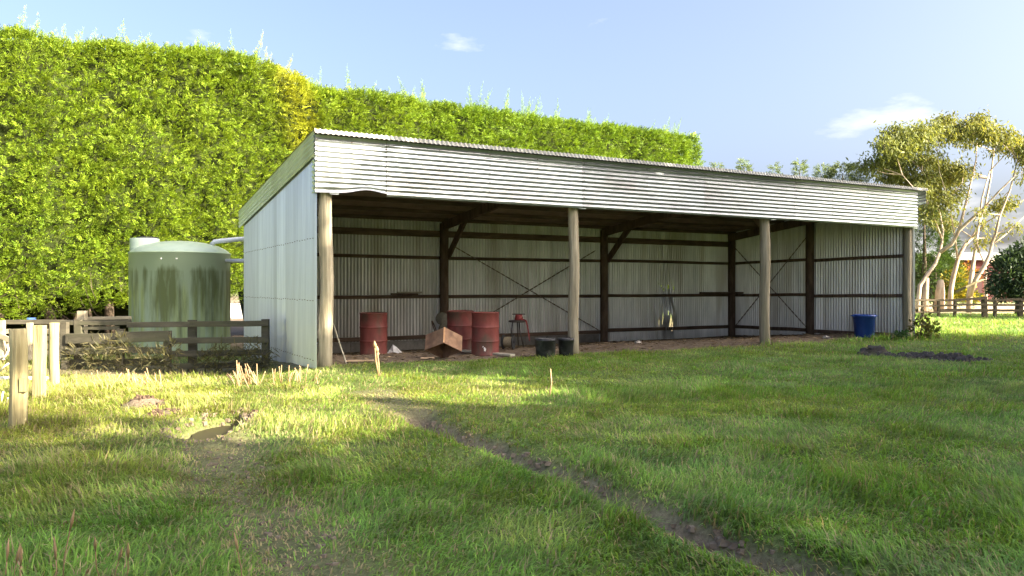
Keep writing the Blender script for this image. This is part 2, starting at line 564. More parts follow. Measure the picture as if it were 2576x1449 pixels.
# left and right end walls, back wall
nsh = 9
wsh = (QB - QF + .02) / nsh
for k in range(nsh):
    q0 = QF - .02 + k * wsh
    corr('wall_sheet', L_(PW, q0, 0), (0, 1, 0), (0, 0, 1), (1, 0, 0), wsh, lambda u: -.5, lambda u, q0=q0: roof_z(q0 + u) - .012, galv, pitch=wsh / 8, amp=.019)
    corr('wall_sheet', L_(PE, q0, 0), (0, 1, 0), (0, 0, 1), (1, 0, 0), wsh, lambda u: -.5 if q0 > 15 else -.12, lambda u, q0=q0: roof_z(q0 + u) - .012, galv_in, pitch=wsh / 8, amp=.018)
nb = 22
wb = (PE - PW) / nb
dc = px(1683, 0, 1); # damaged patch on the back wall
tn = (1676 - CX) / F
Zd = QB / (D2[1] + D2[0] * tn); pd = (tn * Zd) * D1[0] + Zd * D1[1]


def dent(p0):
    def f(u, z):
        p = p0 + u
        return (.16 * np.exp(-((p - pd) / .36) ** 2 - ((z - .55) / .5) ** 2) + .05 * np.exp(-((p - pd - .15) / .15) ** 2 - ((z - .3) / .4) ** 2)) * -1 + .02 * np.exp(-((p - pd) / .5) ** 2) * np.sin(p * 19 + z * 4)
    return f


def slits(p0):
    def f(u, z):
        p = p0 + u
        h_ = np.zeros(p.shape, bool)
        for dp, z0, z1, wv in ((.10, .02, .55, .030), (-.33, .05, .38, .02), (-.20, .18, .62, .012), (.34, .1, .3, .02), (-.02, .45, .62, .02), (.2, -.1, .3, .016)):
            ww = wv * (1 - np.abs((z - z0) / (z1 - z0) - .4))
            h_ |= (np.abs(p - pd - dp - .08 * (z0 - z)) < ww) & (z > z0) & (z < z1)
        for dp, z0 in ((-.3, 1.5), (-.2, 1.42), (-.06, 1.44), (.02, 1.36), (.1, 1.42), (.24, 1.47), (.3, 1.35), (.62, 1.2), (-.1, 1.34), (.42, .95)):
            h_ |= (np.abs(p - pd - dp) < .011) & (np.abs(z - z0) < .045)
        return h_
    return f


for k in range(nb):
    p0 = PW + k * wb
    near = abs(p0 + wb / 2 - pd) < 1.2
    corr('wall_sheet', L_(p0, QB, 0), (1, 0, 0), (0, 0, 1), (0, 1, 0), wb, lambda u: -.5, lambda u: roof_z(QB) - .012, galv_in, pitch=wb / 8, amp=.018, nvs=64 if near else 1,
         disp=dent(p0) if near else None, hole=slits(p0) if near else None)

# fascia: horizontal corrugations, sheet joints read from the photo
def p_at(xpix, q):
    tn = (xpix - CX) / F
    Z = q / (D2[1] + D2[0] * tn)
    return tn * Z * D1[0] + Z * D1[1]


QFA = 13.56
js = [3.535] + [p_at(v, QFA) for v in (972, 1228, 1466, 1772, 2000, 2180)] + [20.12]
for k in range(len(js) - 1):
    a_, b_ = js[k], js[k + 1]
    bot = 3.065 if k == 0 else 3.025 + RNG.normal(0, .002)
    top = 4.03
    Wd = top - bot
    ln = b_ - a_
    bend = (lambda u, v, ln=ln: -.05 * np.exp(-((v - ln * .78) / .28) ** 2) * sstep(Wd - .3, Wd, u) * 0) if k else None
    ff = -.014 if k == 1 else -.004 * (k % 2)
    o = corr('fascia_sheet', L_(a_, QFA + ff, top), (0, 0, -1), (1, 0, 0), (0, -1, 0), Wd, lambda u: .002, lambda u, ln=ln: ln - .002, fasc, nvs=40,
             disp=lambda u, v, k=k: .010 * (fbm(v * 1.1 + k * 7, u * 1.3, 5 + k) - .5) + .008 * np.exp(-((v - .3) / .12) ** 2 - ((u - .8) / .06) ** 2) * (k in (1, 2, 3)), pitch=.088, amp=.013)
    if k == 0:                                   # bent-up lower corner of the first sheet
        me = o.data
        for vv in me.vertices:
            s_ = vv.co.x - (a_ - PW)
            d_ = max(0, 1 - (vv.co.z - bot) / .16)
            g_ = math.exp(-((s_ - ln * .72) / .28) ** 2)
            vv.co.z += .07 * d_ * g_; vv.co.y += .04 * d_ * g_
            if d_ > 0: vv.co.z -= .035 * d_ * (1 - s_ / ln)
    # roofing nails along the joint
corr('barge_sheet', L_(3.50, 13.50, 0), (0, 0, -1), rv, (-1, 0, 0), .42, lambda u: 0, lambda u: 7.45, galv, amp=.012).location = (0, 0, roof_z(13.5) - .012)
corr('barge_sheet', L_(20.33, 13.46, 0), (0, 0, -1), rv, (1, 0, 0), .40, lambda u: 0, lambda u: 7.45, galv, amp=.012).location = (0, 0, roof_z(13.5) - .012)
corr('return_sheet', L_(3.53, 13.57, 3.68), (0, 0, -1), (0, 1, 0), (-1, 0, 0), .66, lambda u: 0, lambda u: .16, galv, amp=.012)
corr('return_sheet', L_(20.15, 13.57, 3.70), (0, 0, -1), (0, 1, 0), (1, 0, 0), .66, lambda u: 0, lambda u: .12, galv, amp=.012)

nh = MB()
for k, jx in enumerate(js[:-1]):
    for off in (.03, (js[k + 1] - jx) * .5):
        for r_ in range(1, 11, 2):
            nh.box(L_(jx + off, QFA - .022, 4.03 - r_ * .088), (.016, .012, .014))
for k in range(nsh):
    for zr_ in (.1, 1.15, 2.25):
        for j in range(4):
            nh.box(L_(PW - .022, QF + k * wsh + (j + .5) * wsh / 4, zr_ + RNG.normal(0, .006)), (.012, .016, .014))
tag(nh.build('nail_heads', mat('rusty_nail', (.10, .07, .05), (.2, .15, .11), rough=.8, scale=30), shed), kind='stuff')
# poles
for p, r0 in ((P0, .122), (P1, .112), (P2, .125), (P3, .112)):
    g = pq(p, QF + .06)
    zb = H(*g) - .25
    pts = [L_(p + .018 * math.sin(k * 1.1 + p), QF + .06, zb + (3.7 - zb) * k / 9) for k in range(10)]
    pl_ = MB().tube(pts, [r0 * (1.03 - .012 * k) for k in range(10)], 18, lump=.025).build('pole', pole, shed, 'auto')
    MB().box(L_(p + .10, QF - .10, 3.035), (.16, .05, .05)).build('bracket', galv, pl_)
for p in (P1, P2, P3 + .02):
    g = pq(p, QB - .16)
    MB().tube([L_(p, QB - .16, H(*g) - .2 + k * .6) for k in range(6)] + [L_(p, QB - .16, 3.2)], .125, 14, lump=.02).build('back_pole', darkwood, shed, 'auto')
MB().tube([L_(PW + .16, QB - .16, -.6), L_(PW + .16, QB - .16, 3.2)], .11, 12).build('back_pole', darkwood, shed, 'auto')
QM = 17.1
MB().tube([L_(PE - .15, QM, -.4), L_(PE - .15, QM, 1.5), L_(PE - .15, QM, 3.6)], .125, 14, lump=.02).build('end_pole', darkwood, shed, 'auto')
MB().tube([L_(PW + .15, QM, -.4), L_(PW + .15, QM, 3.6)], .12, 14).build('end_pole', darkwood, shed, 'auto')
# rafters, knee braces, purlins, front beam
for p in (P0 + .08, P1, P2, P3 - .05):
    MB().beam(L_(p, 13.72, roof_z(13.72) - .24), L_(p, 20.5, roof_z(20.5) - .24), .10, .24, jit=.004).build('rafter', darkwood, shed)
    if p in (P1, P2):
        MB().beam(L_(p + .09, QB - .22, 2.25), L_(p + .09, QB - 1.35, roof_z(QB - 1.35) - .28), .07, .2).build('knee_brace', darkwood, shed)
        MB().beam(L_(p + .05, QF + .2, 2.9), L_(p + .05, QF + .95, roof_z(QF + .9) - .3), .07, .16).build('knee_brace', darkwood, shed)
for k, q in enumerate((13.85, 14.95, 16.05, 17.15, 18.25, 19.35, 20.4)):
    MB().beam(L_(PW + .05, q, roof_z(q) - .085), L_(PE - .05, q, roof_z(q) - .085), .06, .10, jit=.004).build('purlin', darkrail, shed)
MB().beam(L_(PW + .1, 13.72, 3.30), L_(PE - .1, 13.72, 3.30), .05, .2).build('front_beam', darkrail, shed)
MB().beam(L_(PW + .1, QB - .08, 2.90), L_(PE - .1, QB - .08, 2.90), .07, .18).build('top_plate', darkrail, shed)
# girts
for z, hgt in ((2.23, .09), (1.12, .095), (-.03, .11)):
    for a_, b_ in ((PW + .1, P1), (P1, P2), (P2, PE - .12)):
        MB().beam(L_(a_ + .015, QB - .06, z + RNG.normal(0, .012) + (.06 if z < 0 and a_ > 12 else 0)), L_(b_ - .015, QB - .06, z + RNG.normal(0, .012) + (.06 if z < 0 and a_ > 12 else 0)), .055, hgt, jit=.006).build('girt', darkrail, shed)
    zz = z if z > 0 else .02
    for a_, b_ in ((QF + .2, QM - .1), (QM + .1, QB - .2)):
        MB().beam(L_(PE - .05, a_, zz + (.02 if z < 0 else .04)), L_(PE - .05, b_, zz), .055, hgt, jit=.005).build('girt', darkwood, shed)
        MB().beam(L_(PW + .05, a_, zz), L_(PW + .05, b_, zz), .055, hgt).build('girt', darkwood, shed)


def strap(a, b):
    """punched bracing strap, wavy like a chain"""
    a, b = Vector(a), Vector(b)
    n = int((b - a).length / .09)
    m_ = MB()
    for k in range(n):
        if k % 2 == 0:
            m_.beam(a.lerp(b, k / n), a.lerp(b, (k + 1.3) / n), .006, .035, up=(0, .3, 1))
        else:
            m_.beam(a.lerp(b, k / n), a.lerp(b, (k + 1) / n), .005, .02, up=(0, .3, 1))
    return m_.build('brace_strap', rust, shed)


strap(L_(P1 + .25, QB - .10, 2.6), L_(P2 - .2, QB - .10, .05)); strap(L_(P1 + .9, QB - .10, .3), L_(P2 - .3, QB - .105, 2.55))
strap(L_(PE - .10, QB - .25, 2.75), L_(PE - .10, QM + .15, .1)); strap(L_(PE - .105, QB - .25, .05), L_(PE - .105, QM + .15, 3.0))
# plinth boards under the bottom girt
for a_, b_ in ((PW + .1, 6.3), (6.31, P1 - .13), (P1 + .13, 11.7), (11.71, P2 - .13)):
    MB().beam(L_(a_, QB - .05, -.27), L_(b_, QB - .05, -.27), .03, .36).build('plinth_board', conc, shed)

# ------------------------------------------------------------------ things in and around the shed
drum_m = mat('red_drum_paint', (.12, .028, .024), (.19, .05, .042), rough=.6, scale=5, stretch=(1, 1, .5), c3=(.085, .05, .035), s3=4, bump=.15, spec=.35)
drum_prof = [(.0, .0), (.285, 0), (.295, .012), (.285, .025)]
for zc in (.29, .58):
    drum_prof += [(.284, zc - .03), (.288, zc - .012), (.297, zc), (.288, zc + .012), (.284, zc + .03)]
drum_prof += [(.284, .86), (.292, .868), (.295, .88), (.285, .886), (.278, .872), (.0, .868)]


def drum(x, y, Z, label, rz=0, tilt=0):
    X = (x - CX) / F * Z
    t = thing('steel_drum', label, 'drum', (X, Z, H(X, Z) - .005), rz, 'red steel drums in the shed')
    t.rotation_euler.x = tilt
    lm = MB().lathe(drum_prof, n=36, cap=False)
    sd_ = RNG.uniform(0, 6, 3)
    dn = lambda v: 1 + .010 * math.sin(2 * math.atan2(v[1], v[0]) + 5 * v[2] + sd_[0]) - .035 * math.exp(-((math.atan2(v[1], v[0]) + 1.9 + .5 * math.sin(sd_[1])) / .35) ** 2 - ((v[2] - .42 - .2 * math.sin(sd_[2])) / .09) ** 2)
    lm.v = [(v[0] * dn(v), v[1] * dn(v), v[2]) for v in lm.v]
    br = lm.build('barrel', drum_m, t, True)
    MB().lathe([(.0, 0), (.03, 0), (.03, .012), (0, .012)], (.16, .08, .868), 12, cap=False).build('bung', darkwood, br)
    return t


drum(940, 0, 16.6, 'dark red steel drum standing alone near the left pole')
drum(1158, 0, 17.0, 'red steel drum standing behind another drum, partly hidden', tilt=.03)
dm = drum(1221, 0, 16.2, 'red steel drum with small white mark near its base')
mk = mat('white_mark', (.75, .73, .7), rough=.8)
for k, (a_, zz, s_) in enumerate(((-1.62, .16, .02), (-1.58, .13, .028), (-1.72, .19, .012))):
    ca = Vector((math.cos(a_), math.sin(a_), 0))
    MB().beam(ca * .284 + Vector((0, 0, zz - s_)), ca * .2875 + Vector((.01, 0, zz + s_)), s_ * 1.3, .004, up=ca).build('paint_mark', mk, dm)

# tipped box
boxw = mat('brown_board', (.20, .115, .072), (.31, .19, .12), rough=.85, scale=6, bump=.3, c3=(.14, .085, .06), s3=4)
boxe = mat('torn_board_edge', (.48, .26, .13), (.56, .34, .2), rough=.9, scale=9)
Zb = 15.25
bl = px(1116, 0, Zb)
tb = thing('tipped_box', 'brown open box tipped up on its edge in front of the drums', 'box', (bl.x, Zb, 0), 0)
R = Matrix.Rotation(math.radians(-30), 3, 'X') @ Matrix.Rotation(math.radians(50), 3, 'Z')
bx, by, bz, th = .50, .50, .33, .016
pan = [((0, -by / 2, 0), (bx, th, bz)), ((0, by / 2, 0), (bx, th, bz)), ((-bx / 2 + th / 2, 0, 0), (th, by - th, bz)), ((bx / 2 - th / 2, 0, 0), (th, by - th, bz)), ((0, 0, bz / 2 - th / 2), (bx - 2 * th, by - th, th))]
zmin = min((R @ Vector((a, b_, c))).z for a in (-bx / 2, bx / 2) for b_ in (-by / 2, by / 2) for c in (-bz / 2, bz / 2))
tb.location.z = H(bl.x, Zb) - zmin - .015
for c, d in pan:
    MB().box(R @ Vector(c), d, R).build('side_panel' if d[2] > .1 else 'base_panel', boxw, tb)
MB().beam(R @ Vector((-bx / 2 + .004, -by / 2 - .004, -bz / 2)), R @ Vector((-bx / 2 + .004, -by / 2 - .004, bz / 2)), .035, .028).build('corner_batten', boxe, tb)

# old machine on splayed legs beside the back pole
gm_ = mat('grey_green_machine', (.16, .15, .11), (.24, .225, .17), rough=.75, scale=6, bump=.2)
Zm = 19.3; c = px(1112, 0, Zm)
tm_ = thing('seed_mill', 'old grey machine on splayed legs beside the dark back pole', 'machine', (c.x, Zm, H(c.x, Zm)))
MB().beam((-.06, 0, 0), (.0, 0, .62), .10, .06, up=(0, 1, 0)).build('leg', gm_, tm_)
MB().beam((.26, .02, 0), (.06, .02, .6), .08, .06, up=(0, 1, 0)).build('leg', gm_, tm_)
MB().beam((-.24, .25, 0), (-.05, .2, .6), .06, .05, up=(0, 1, 0)).build('leg', darkwood, tm_)
MB().box((.10, -.02, .66), (.2, .2, .19)).build('housing', gm_, tm_)
MB().lathe([(.0, -.05), (.15, -.05), (.16, -.02), (.16, .02), (.15, .05), (0, .05)], (.0, .02, .78), 22, Matrix.Rotation(math.radians(80), 3, 'X'), cap=False).build('drum_cover', gm_, tm_, 'auto')
MB().lathe([(.15, -.012), (.19, -.012), (.19, .012), (.15, .012), (.15, -.012)], (-.19, .05, .55), 22, Matrix.Rotation(math.radians(70), 3, 'Y'), cap=False).build('belt_wheel', darkwood, tm_)

# cable reel
Zr = 17.6; c = px(1279, 0, Zr)
tr_ = thing('cable_reel', 'small black reel wound with tan rope beside the drums', 'reel', (c.x, Zr, H(c.x, Zr)), math.radians(-14))
blk = mat('black_plastic', (.012, .013, .014), (.03, .032, .035), rough=.5, scale=7, c3=(.09, .09, .09), s3=5)
rope = mat('tan_rope', (.27, .22, .13), (.45, .38, .25), rough=.9, scale=30, stretch=(8, 1, 1), bump=.5)
RY = Matrix.Rotation(math.radians(90), 3, 'Y')
for sx in (-.125, .105):
    MB().lathe([(.03, 0), (.165, 0), (.168, .01), (.165, .02), (.03, .02), (.03, 0)], (sx, 0, .166), 28, RY, cap=False).build('flange', blk, tr_, False)
prof = []
for k in range(11):
    prof += [(.105 + .012 * math.sin(k / 10 * math.pi), -.10 + k * .0195), (.112 + .012 * math.sin(k / 10 * math.pi), -.09 + k * .0195)]
MB().lathe(prof, (0, 0, .166), 24, RY).build('rope_winding', rope, tr_, True)
MB().tube([(-.14, 0, .166), (.14, 0, .166)], .028, 10).build('hub', blk, tr_)

# three-legged stand with a red vice
iron = mat('dark_iron', (.05, .045, .042), (.10, .085, .075), rough=.65, metal=.3, scale=9)
red = mat('red_paint', (.20, .03, .028), (.30, .05, .045), rough=.55, scale=6)
Zs = 18.6; c = px(1302, 0, Zs)
ts = thing('tool_stand', 'three-legged dark stand carrying a red clamp and strap', 'stand', (c.x, Zs, H(c.x, Zs)))
MB().lathe([(0, .60), (.20, .60), (.215, .615), (.215, .635), (.20, .65), (0, .65)], n=26, cap=False).build('seat_plate', iron, ts, 'auto')
for a_, bx_, by_ in ((-.15, -.20, -.12), (.05, .15, -.14), (0, .02, .2)):
    MB().tube([(a_ * .8, by_ * .5, .61), (a_ * 1.0 + .01, by_ * .7, .35), (bx_, by_, 0)], .017, 8).build('leg', iron, ts, True)
MB().lathe([(0, .65), (.105, .65), (.10, .69), (.085, .74), (.08, .78), (0, .78)], (.03, 0, 0), 18, cap=False).build('clamp_body', red, ts, 'auto')
MB().box((.03, 0, .79), (.31, .06, .018)).build('clamp_bar', iron, ts)
m_ = MB()
pts = [(.12, -.1, .66), (.20, -.13, .64), (.235, -.15, .5), (.26, -.16, .34), (.275, -.165, .22), (.28, -.165, .17)]
for k in range(len(pts) - 1): m_.beam(pts[k], pts[k + 1], .045 - .005 * k, .012, up=(0, 1, .2))
m_.build('strap', red, ts)

# black buckets
def bucket(x, Z, r, h_, label):
    X = (x - CX) / F * Z
    t = thing('black_bucket', label, 'bucket', (X, Z, H(X, Z) - .01), RNG.uniform(0, 6), 'black buckets by the pole')
    bd = MB().lathe([(0, 0), (r * .9, 0), (r * .92, .01), (r, h_ * .86), (r * 1.05, h_ * .87), (r * 1.05, h_ * .93), (r * 1.02, h_ * .94), (r * 1.03, h_), (r * .97, h_), (r * .93, h_ * .9), (r * .84, .03), (0, .03)], n=30, cap=False).build('body', blk, t, 'auto')
    MB().lathe([(0, h_ * .9), (r * .955, h_ * .9), (r * .96, h_ * .96), (r * .5, h_ * .985), (0, h_ * .985)], n=26, cap=False).build('lid', mat('dusty_lid', (.16, .15, .14), (.30, .29, .27), rough=.8, scale=7), t, 'auto')
    MB().tube([(r * 1.06 * math.cos(a_), .05, h_ * .9 + .07 * math.sin(a_)) for a_ in np.linspace(0, math.pi, 12)], .006, 6).build('handle', iron, bd)
    return t


bucket(1372, 15.55, .205, .385, 'wide black bucket with dusty lid standing before the pole')
bucket(1424, 15.85, .155, .37, 'narrow black bucket half hidden behind the grey pole')

# plank on the floor, boards on the girts, stick, plastic bag
greyw = mat('grey_plank', (.32, .29, .22), (.46, .43, .34), rough=.9, scale=9, stretch=(.2, 1, 1), bump=.3)
a_, b_ = grd(1166, 888), grd(1290, 898)
tag(MB().beam(a_ + Vector((0, 0, .045)), b_ + Vector((0, 0, .04)), .14, .04).build('plank', greyw), 'pale plank lying on the dirt in front of the drums', 'plank')
def wallpt(xpix, q, z):
    p = p_at(xpix, q); g = pq(p, q); return Vector((g[0], g[1], z))
tag(MB().beam(wallpt(985, QB - .17, 1.205), wallpt(1050, QB - .17, 1.20), .16, .045).build('offcut_board', darkrail), 'short dark board lying on the wall rail above the lone drum', 'board')
tag(MB().beam(wallpt(1000, QB - .19, 1.25), wallpt(1060, QB - .19, 1.252), .10, .035).build('offcut_board', greyw), 'short greyish board on top of another on the wall rail', 'board')
tag(MB().beam(wallpt(1762, QB - .16, 1.20), wallpt(1915, QB - .62, 1.205), .14, .06).build('offcut_board', darkrail), 'long dark board lying across the rails in the back corner', 'board')
st = grd(872, 915)
tag(MB().tube([st, px(853, 860, st.y + .12), px(838, 812, st.y + .16)], [.014, .012, .009], 7).build('stick', greyw), 'thin stick leaning against the nearest left pole', 'stick')
bag = MB()
rb = np.random.default_rng(3)
c = grd(992, 889)
vs = [c + Vector((x_, y_, z_)) for x_, y_, z_ in ((-.15, -.08, 0), (.13, -.1, 0), (.16, .08, .01), (-.12, .1, 0), (-.03, -.02, .19), (.05, .0, .13), (-.10, 0, .08), (.1, -.03, .06), (0, -.12, .03))]
bag.add(vs, [(0, 8, 6), (8, 4, 6), (8, 5, 4), (8, 1, 7), (8, 7, 5), (1, 2, 7), (2, 5, 7), (2, 3, 5), (3, 4, 5), (3, 6, 4), (3, 0, 6)])
tag(bag.build('plastic_bag', mat('dirty_plastic', (.42, .42, .42), (.6, .6, .6), rough=.4, scale=9)), 'crumpled whitish plastic bag on the dirt beside the lone drum', 'bag')
for (x_, y_, lab) in ((1605, 862, 'pale scrap of litter on the dirt by the middle back pole'), (2078, 850, 'grey stone lying in the back corner of the shed')):
    c = grd(x_, y_ + 2)
    o = MB().lathe([(0, 0), (.07, .0), (.09, .03), (.05, .07), (0, .075)], c, 7, cap=False)
    o.v = [(v[0] + rb.normal(0, .015), v[1] + rb.normal(0, .015), v[2] + rb.normal(0, .006)) for v in o.v]
    tag(o.build('stone' if x_ > 2000 else 'litter_scrap', mat('pale_stone', (.3, .28, .25), (.5, .47, .42), scale=9)), lab, 'stone' if x_ > 2000 else 'litter')
for (x_, y_, dx, lab) in ((1075, 905, .25, 'short tan offcut of wood lying on the dirt'), (905, 912, .5, 'pale flat board lying in the dirt beside the left pole')):
    c = grd(x_, y_)
    tag(MB().beam(c + Vector((-dx / 2, -.02, .03)), c + Vector((dx / 2, .05, .035)), .07, .025).build('wood_offcut', mat('tan_wood', (.38, .27, .16), (.5, .38, .25), scale=9, stretch=(.2, 1, 1))), lab, 'wood')

# blue bin
blue = mat('blue_plastic', (.010, .055, .29), (.016, .08, .38), rough=.42, scale=4, spec=.5)
Zc = 21.4; c = px(2174, 0, Zc)
tbn = thing('blue_bin', 'bright blue plastic bin standing against the corrugated end wall', 'bin', (c.x, Zc, H(c.x, Zc) - .01))
MB().lathe([(0, .0), (.235, 0), (.245, .01), (.285, .58), (.30, .585), (.305, .61), (.30, .64), (.285, .64), (.275, .58), (.235, .02), (0, .02)], n=34, cap=False).build('body', blue, tbn, True)
for sx in (-1, 1):
    MB().tube([(sx * .29, -.06, .60), (sx * .345, -.05, .61), (sx * .345, .05, .61), (sx * .29, .06, .60)], .014, 8).build('handle', blue, tbn, True)

# ------------------------------------------------------------------ water tank and pipes
m, N, L, P = new_mat('tank_plastic')
t = N.new('ShaderNodeTexCoord'); mpn = N.new('ShaderNodeMapping'); mpn.inputs['Scale'].default_value = (3.2, 3.2, .28)
L.new(t.outputs['Object'], mpn.inputs[0])
n = N.new('ShaderNodeTexNoise'); n.inputs['Scale'].default_value = 1.5; n.inputs['Detail'].default_value = 9; n.inputs['Roughness'].default_value = .68
L.new(mpn.outputs[0], n.inputs['Vector'])
sp = N.new('ShaderNodeSeparateXYZ'); L.new(t.outputs['Object'], sp.inputs[0])
zr = N.new('ShaderNodeMapRange'); zr.inputs[1].default_value = 2.5; zr.inputs[2].default_value = 2.15; zr.inputs[3].default_value = -.3; zr.inputs[4].default_value = .07
L.new(sp.outputs['Z'], zr.inputs[0])
zr2 = N.new('ShaderNodeMapRange'); zr2.inputs[1].default_value = 1.6; zr2.inputs[2].default_value = .3; zr2.inputs[3].default_value = 0; zr2.inputs[4].default_value = -.13
L.new(sp.outputs['Z'], zr2.inputs[0])
nl_ = N.new('ShaderNodeTexNoise'); nl_.inputs['Scale'].default_value = 1.7; nl_.inputs['Detail'].default_value = 3
mpl = N.new('ShaderNodeMapping'); mpl.inputs['Scale'].default_value = (1.6, 1.6, .25); L.new(t.outputs['Object'], mpl.inputs[0]); L.new(mpl.outputs[0], nl_.inputs['Vector'])
nlr = N.new('ShaderNodeMapRange'); nlr.inputs[1].default_value = .3; nlr.inputs[2].default_value = .7; nlr.inputs[3].default_value = -.17; nlr.inputs[4].default_value = .13
L.new(nl_.outputs['Fac'], nlr.inputs[0])
adl = N.new('ShaderNodeMath'); L.new(n.outputs['Fac'], adl.inputs[0]); L.new(nlr.outputs[0], adl.inputs[1])
ad = N.new('ShaderNodeMath'); L.new(adl.outputs[0], ad.inputs[0]); L.new(zr.outputs[0], ad.inputs[1])
ad2 = N.new('ShaderNodeMath'); L.new(ad.outputs[0], ad2.inputs[0]); L.new(zr2.outputs[0], ad2.inputs[1])
r = N.new('ShaderNodeValToRGB'); r.color_ramp.elements[0].position = .46; r.color_ramp.elements[1].position = .66
r.color_ramp.elements[0].color = (0, 0, 0, 1); r.color_ramp.elements[1].color = (1, 1, 1, 1)
L.new(ad2.outputs[0], r.inputs[0])
nx_ = N.new('ShaderNodeMapRange'); nx_.inputs[1].default_value = -1.3; nx_.inputs[2].default_value = -.35; nx_.inputs[3].default_value = 1; nx_.inputs[4].default_value = 0
L.new(sp.outputs['X'], nx_.inputs[0])
n2_ = N.new('ShaderNodeTexNoise'); n2_.inputs['Scale'].default_value = 2.6; n2_.inputs['Detail'].default_value = 4
mp2 = N.new('ShaderNodeMapping'); mp2.inputs['Scale'].default_value = (4, 4, .12); mp2.inputs['Location'].default_value = (4, 2, 1)
L.new(t.outputs['Object'], mp2.inputs[0]); L.new(mp2.outputs[0], n2_.inputs['Vector'])
r2 = N.new('ShaderNodeValToRGB'); r2.color_ramp.elements[0].position = .40; r2.color_ramp.elements[1].position = .62
L.new(n2_.outputs['Fac'], r2.inputs[0])
zlow = N.new('ShaderNodeMapRange'); zlow.inputs[1].default_value = 2.0; zlow.inputs[2].default_value = 1.6; L.new(sp.outputs['Z'], zlow.inputs[0])
alg = N.new('ShaderNodeMath'); alg.operation = 'MULTIPLY'; L.new(r2.outputs[0], alg.inputs[0]); L.new(zlow.outputs[0], alg.inputs[1])
al2 = N.new('ShaderNodeMath'); al2.operation = 'MULTIPLY'; L.new(alg.outputs[0], al2.inputs[0])
al3 = N.new('ShaderNodeMapRange'); al3.inputs[3].default_value = .45; al3.inputs[4].default_value = .95; L.new(nx_.outputs[0], al3.inputs[0]); L.new(al3.outputs[0], al2.inputs[1])
mA = N.new('ShaderNodeMixRGB'); mA.inputs[1].default_value = (.35, .44, .31, 1); mA.inputs[2].default_value = (.36, .43, .08, 1)
L.new(al2.outputs[0], mA.inputs[0])
mB = N.new('ShaderNodeMixRGB'); mB.inputs[2].default_value = (.11, .135, .05, 1)
fA = N.new('ShaderNodeMath'); fA.operation = 'MULTIPLY'; fA.inputs[1].default_value = .85; L.new(r.outputs[0], fA.inputs[0])
L.new(fA.outputs[0], mB.inputs[0]); L.new(mA.outputs[0], mB.inputs[1]); L.new(mB.outputs[0], P.inputs['Base Color'])
P.inputs['Roughness'].default_value = .45
tank_m = m
tank_top = mat('tank_plastic_top', (.34, .44, .35), (.40, .49, .40), rough=.35, scale=4, spec=.5)
Zt = 21.0
c = px(454.5, 0, Zt)
hb = H(c.x, Zt)
tank = thing('water_tank', 'round green plastic rainwater tank streaked with algae beside the shed', 'tank', (c.x, Zt, hb))
rt, ht = 1.255, 2.30 - hb
MB().lathe([(rt, 0), (rt, .3), (rt, ht - .04), (rt + .02, ht - .03), (rt + .02, ht), (rt - .01, ht + .01)], n=72, cap=False).build('barrel', tank_m, tank, True)
MB().lathe([(rt - .01, ht + .01), (rt - .10, ht + .09), (rt * .75, ht + .2), (rt * .5, ht + .275), (rt * .25, ht + .315), (0, ht + .325)], n=72, cap=False).build('dome', tank_top, tank, True)
hx = Vector((-.82, -.30, 0))
hat = MB().lathe([(.36, ht - .05), (.36, ht + .365), (.345, ht + .375), (0, ht + .375)], hx, 32, cap=False).build('hatch', tank_top, tank, 'auto')
MB().lathe([(.27, ht + .372), (.27, ht + .41), (.25, ht + .42), (0, ht + .425)], hx + Vector((.03, .1, 0)), 28, cap=False).build('hatch_lid', blk, hat, 'auto')
for ax in (-.17, .12):
    an = -math.pi / 2 + .2 + ax
    MB().lathe([(0, 0), (.022, 0), (.018, .012), (0, .014)], (math.cos(an) * rt, math.sin(an) * rt, ht - .19), 10, Matrix.Rotation(math.radians(90), 3, 'X'), cap=False).build('bolt', mk, tank)
pvc = mat('pale_pvc', (.62, .64, .70), (.72, .74, .78), rough=.35, scale=3, spec=.5)
pp = [px(532, 616, 20.9), px(540, 608, 20.9), px(556, 606, 20.8), px(613, 601, 20.75), px(680, 597, 20.75)]
tag(MB().tube(pp, .062, 14).build('inlet_pipe', pvc, None, True), 'upper white pipe bending down into the tank roof', 'pipe')
tag(MB().tube([px(560, 656, 20.9), px(680, 656, 20.75)], .055, 14).build('overflow_pipe', pvc, None, True), 'lower straight white pipe joining the tank side to the shed', 'pipe')

# ------------------------------------------------------------------ fences
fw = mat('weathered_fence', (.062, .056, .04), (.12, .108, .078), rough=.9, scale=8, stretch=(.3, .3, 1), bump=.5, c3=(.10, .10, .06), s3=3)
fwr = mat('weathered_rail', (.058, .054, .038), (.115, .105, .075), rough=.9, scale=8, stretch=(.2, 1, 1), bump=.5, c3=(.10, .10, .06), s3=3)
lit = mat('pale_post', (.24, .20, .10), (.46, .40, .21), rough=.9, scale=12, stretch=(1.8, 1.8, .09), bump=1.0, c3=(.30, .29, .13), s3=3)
litr = mat('pale_rail', (.28, .24, .16), (.40, .35, .25), rough=.85, scale=7, stretch=(.2, 1, 1), bump=.4)


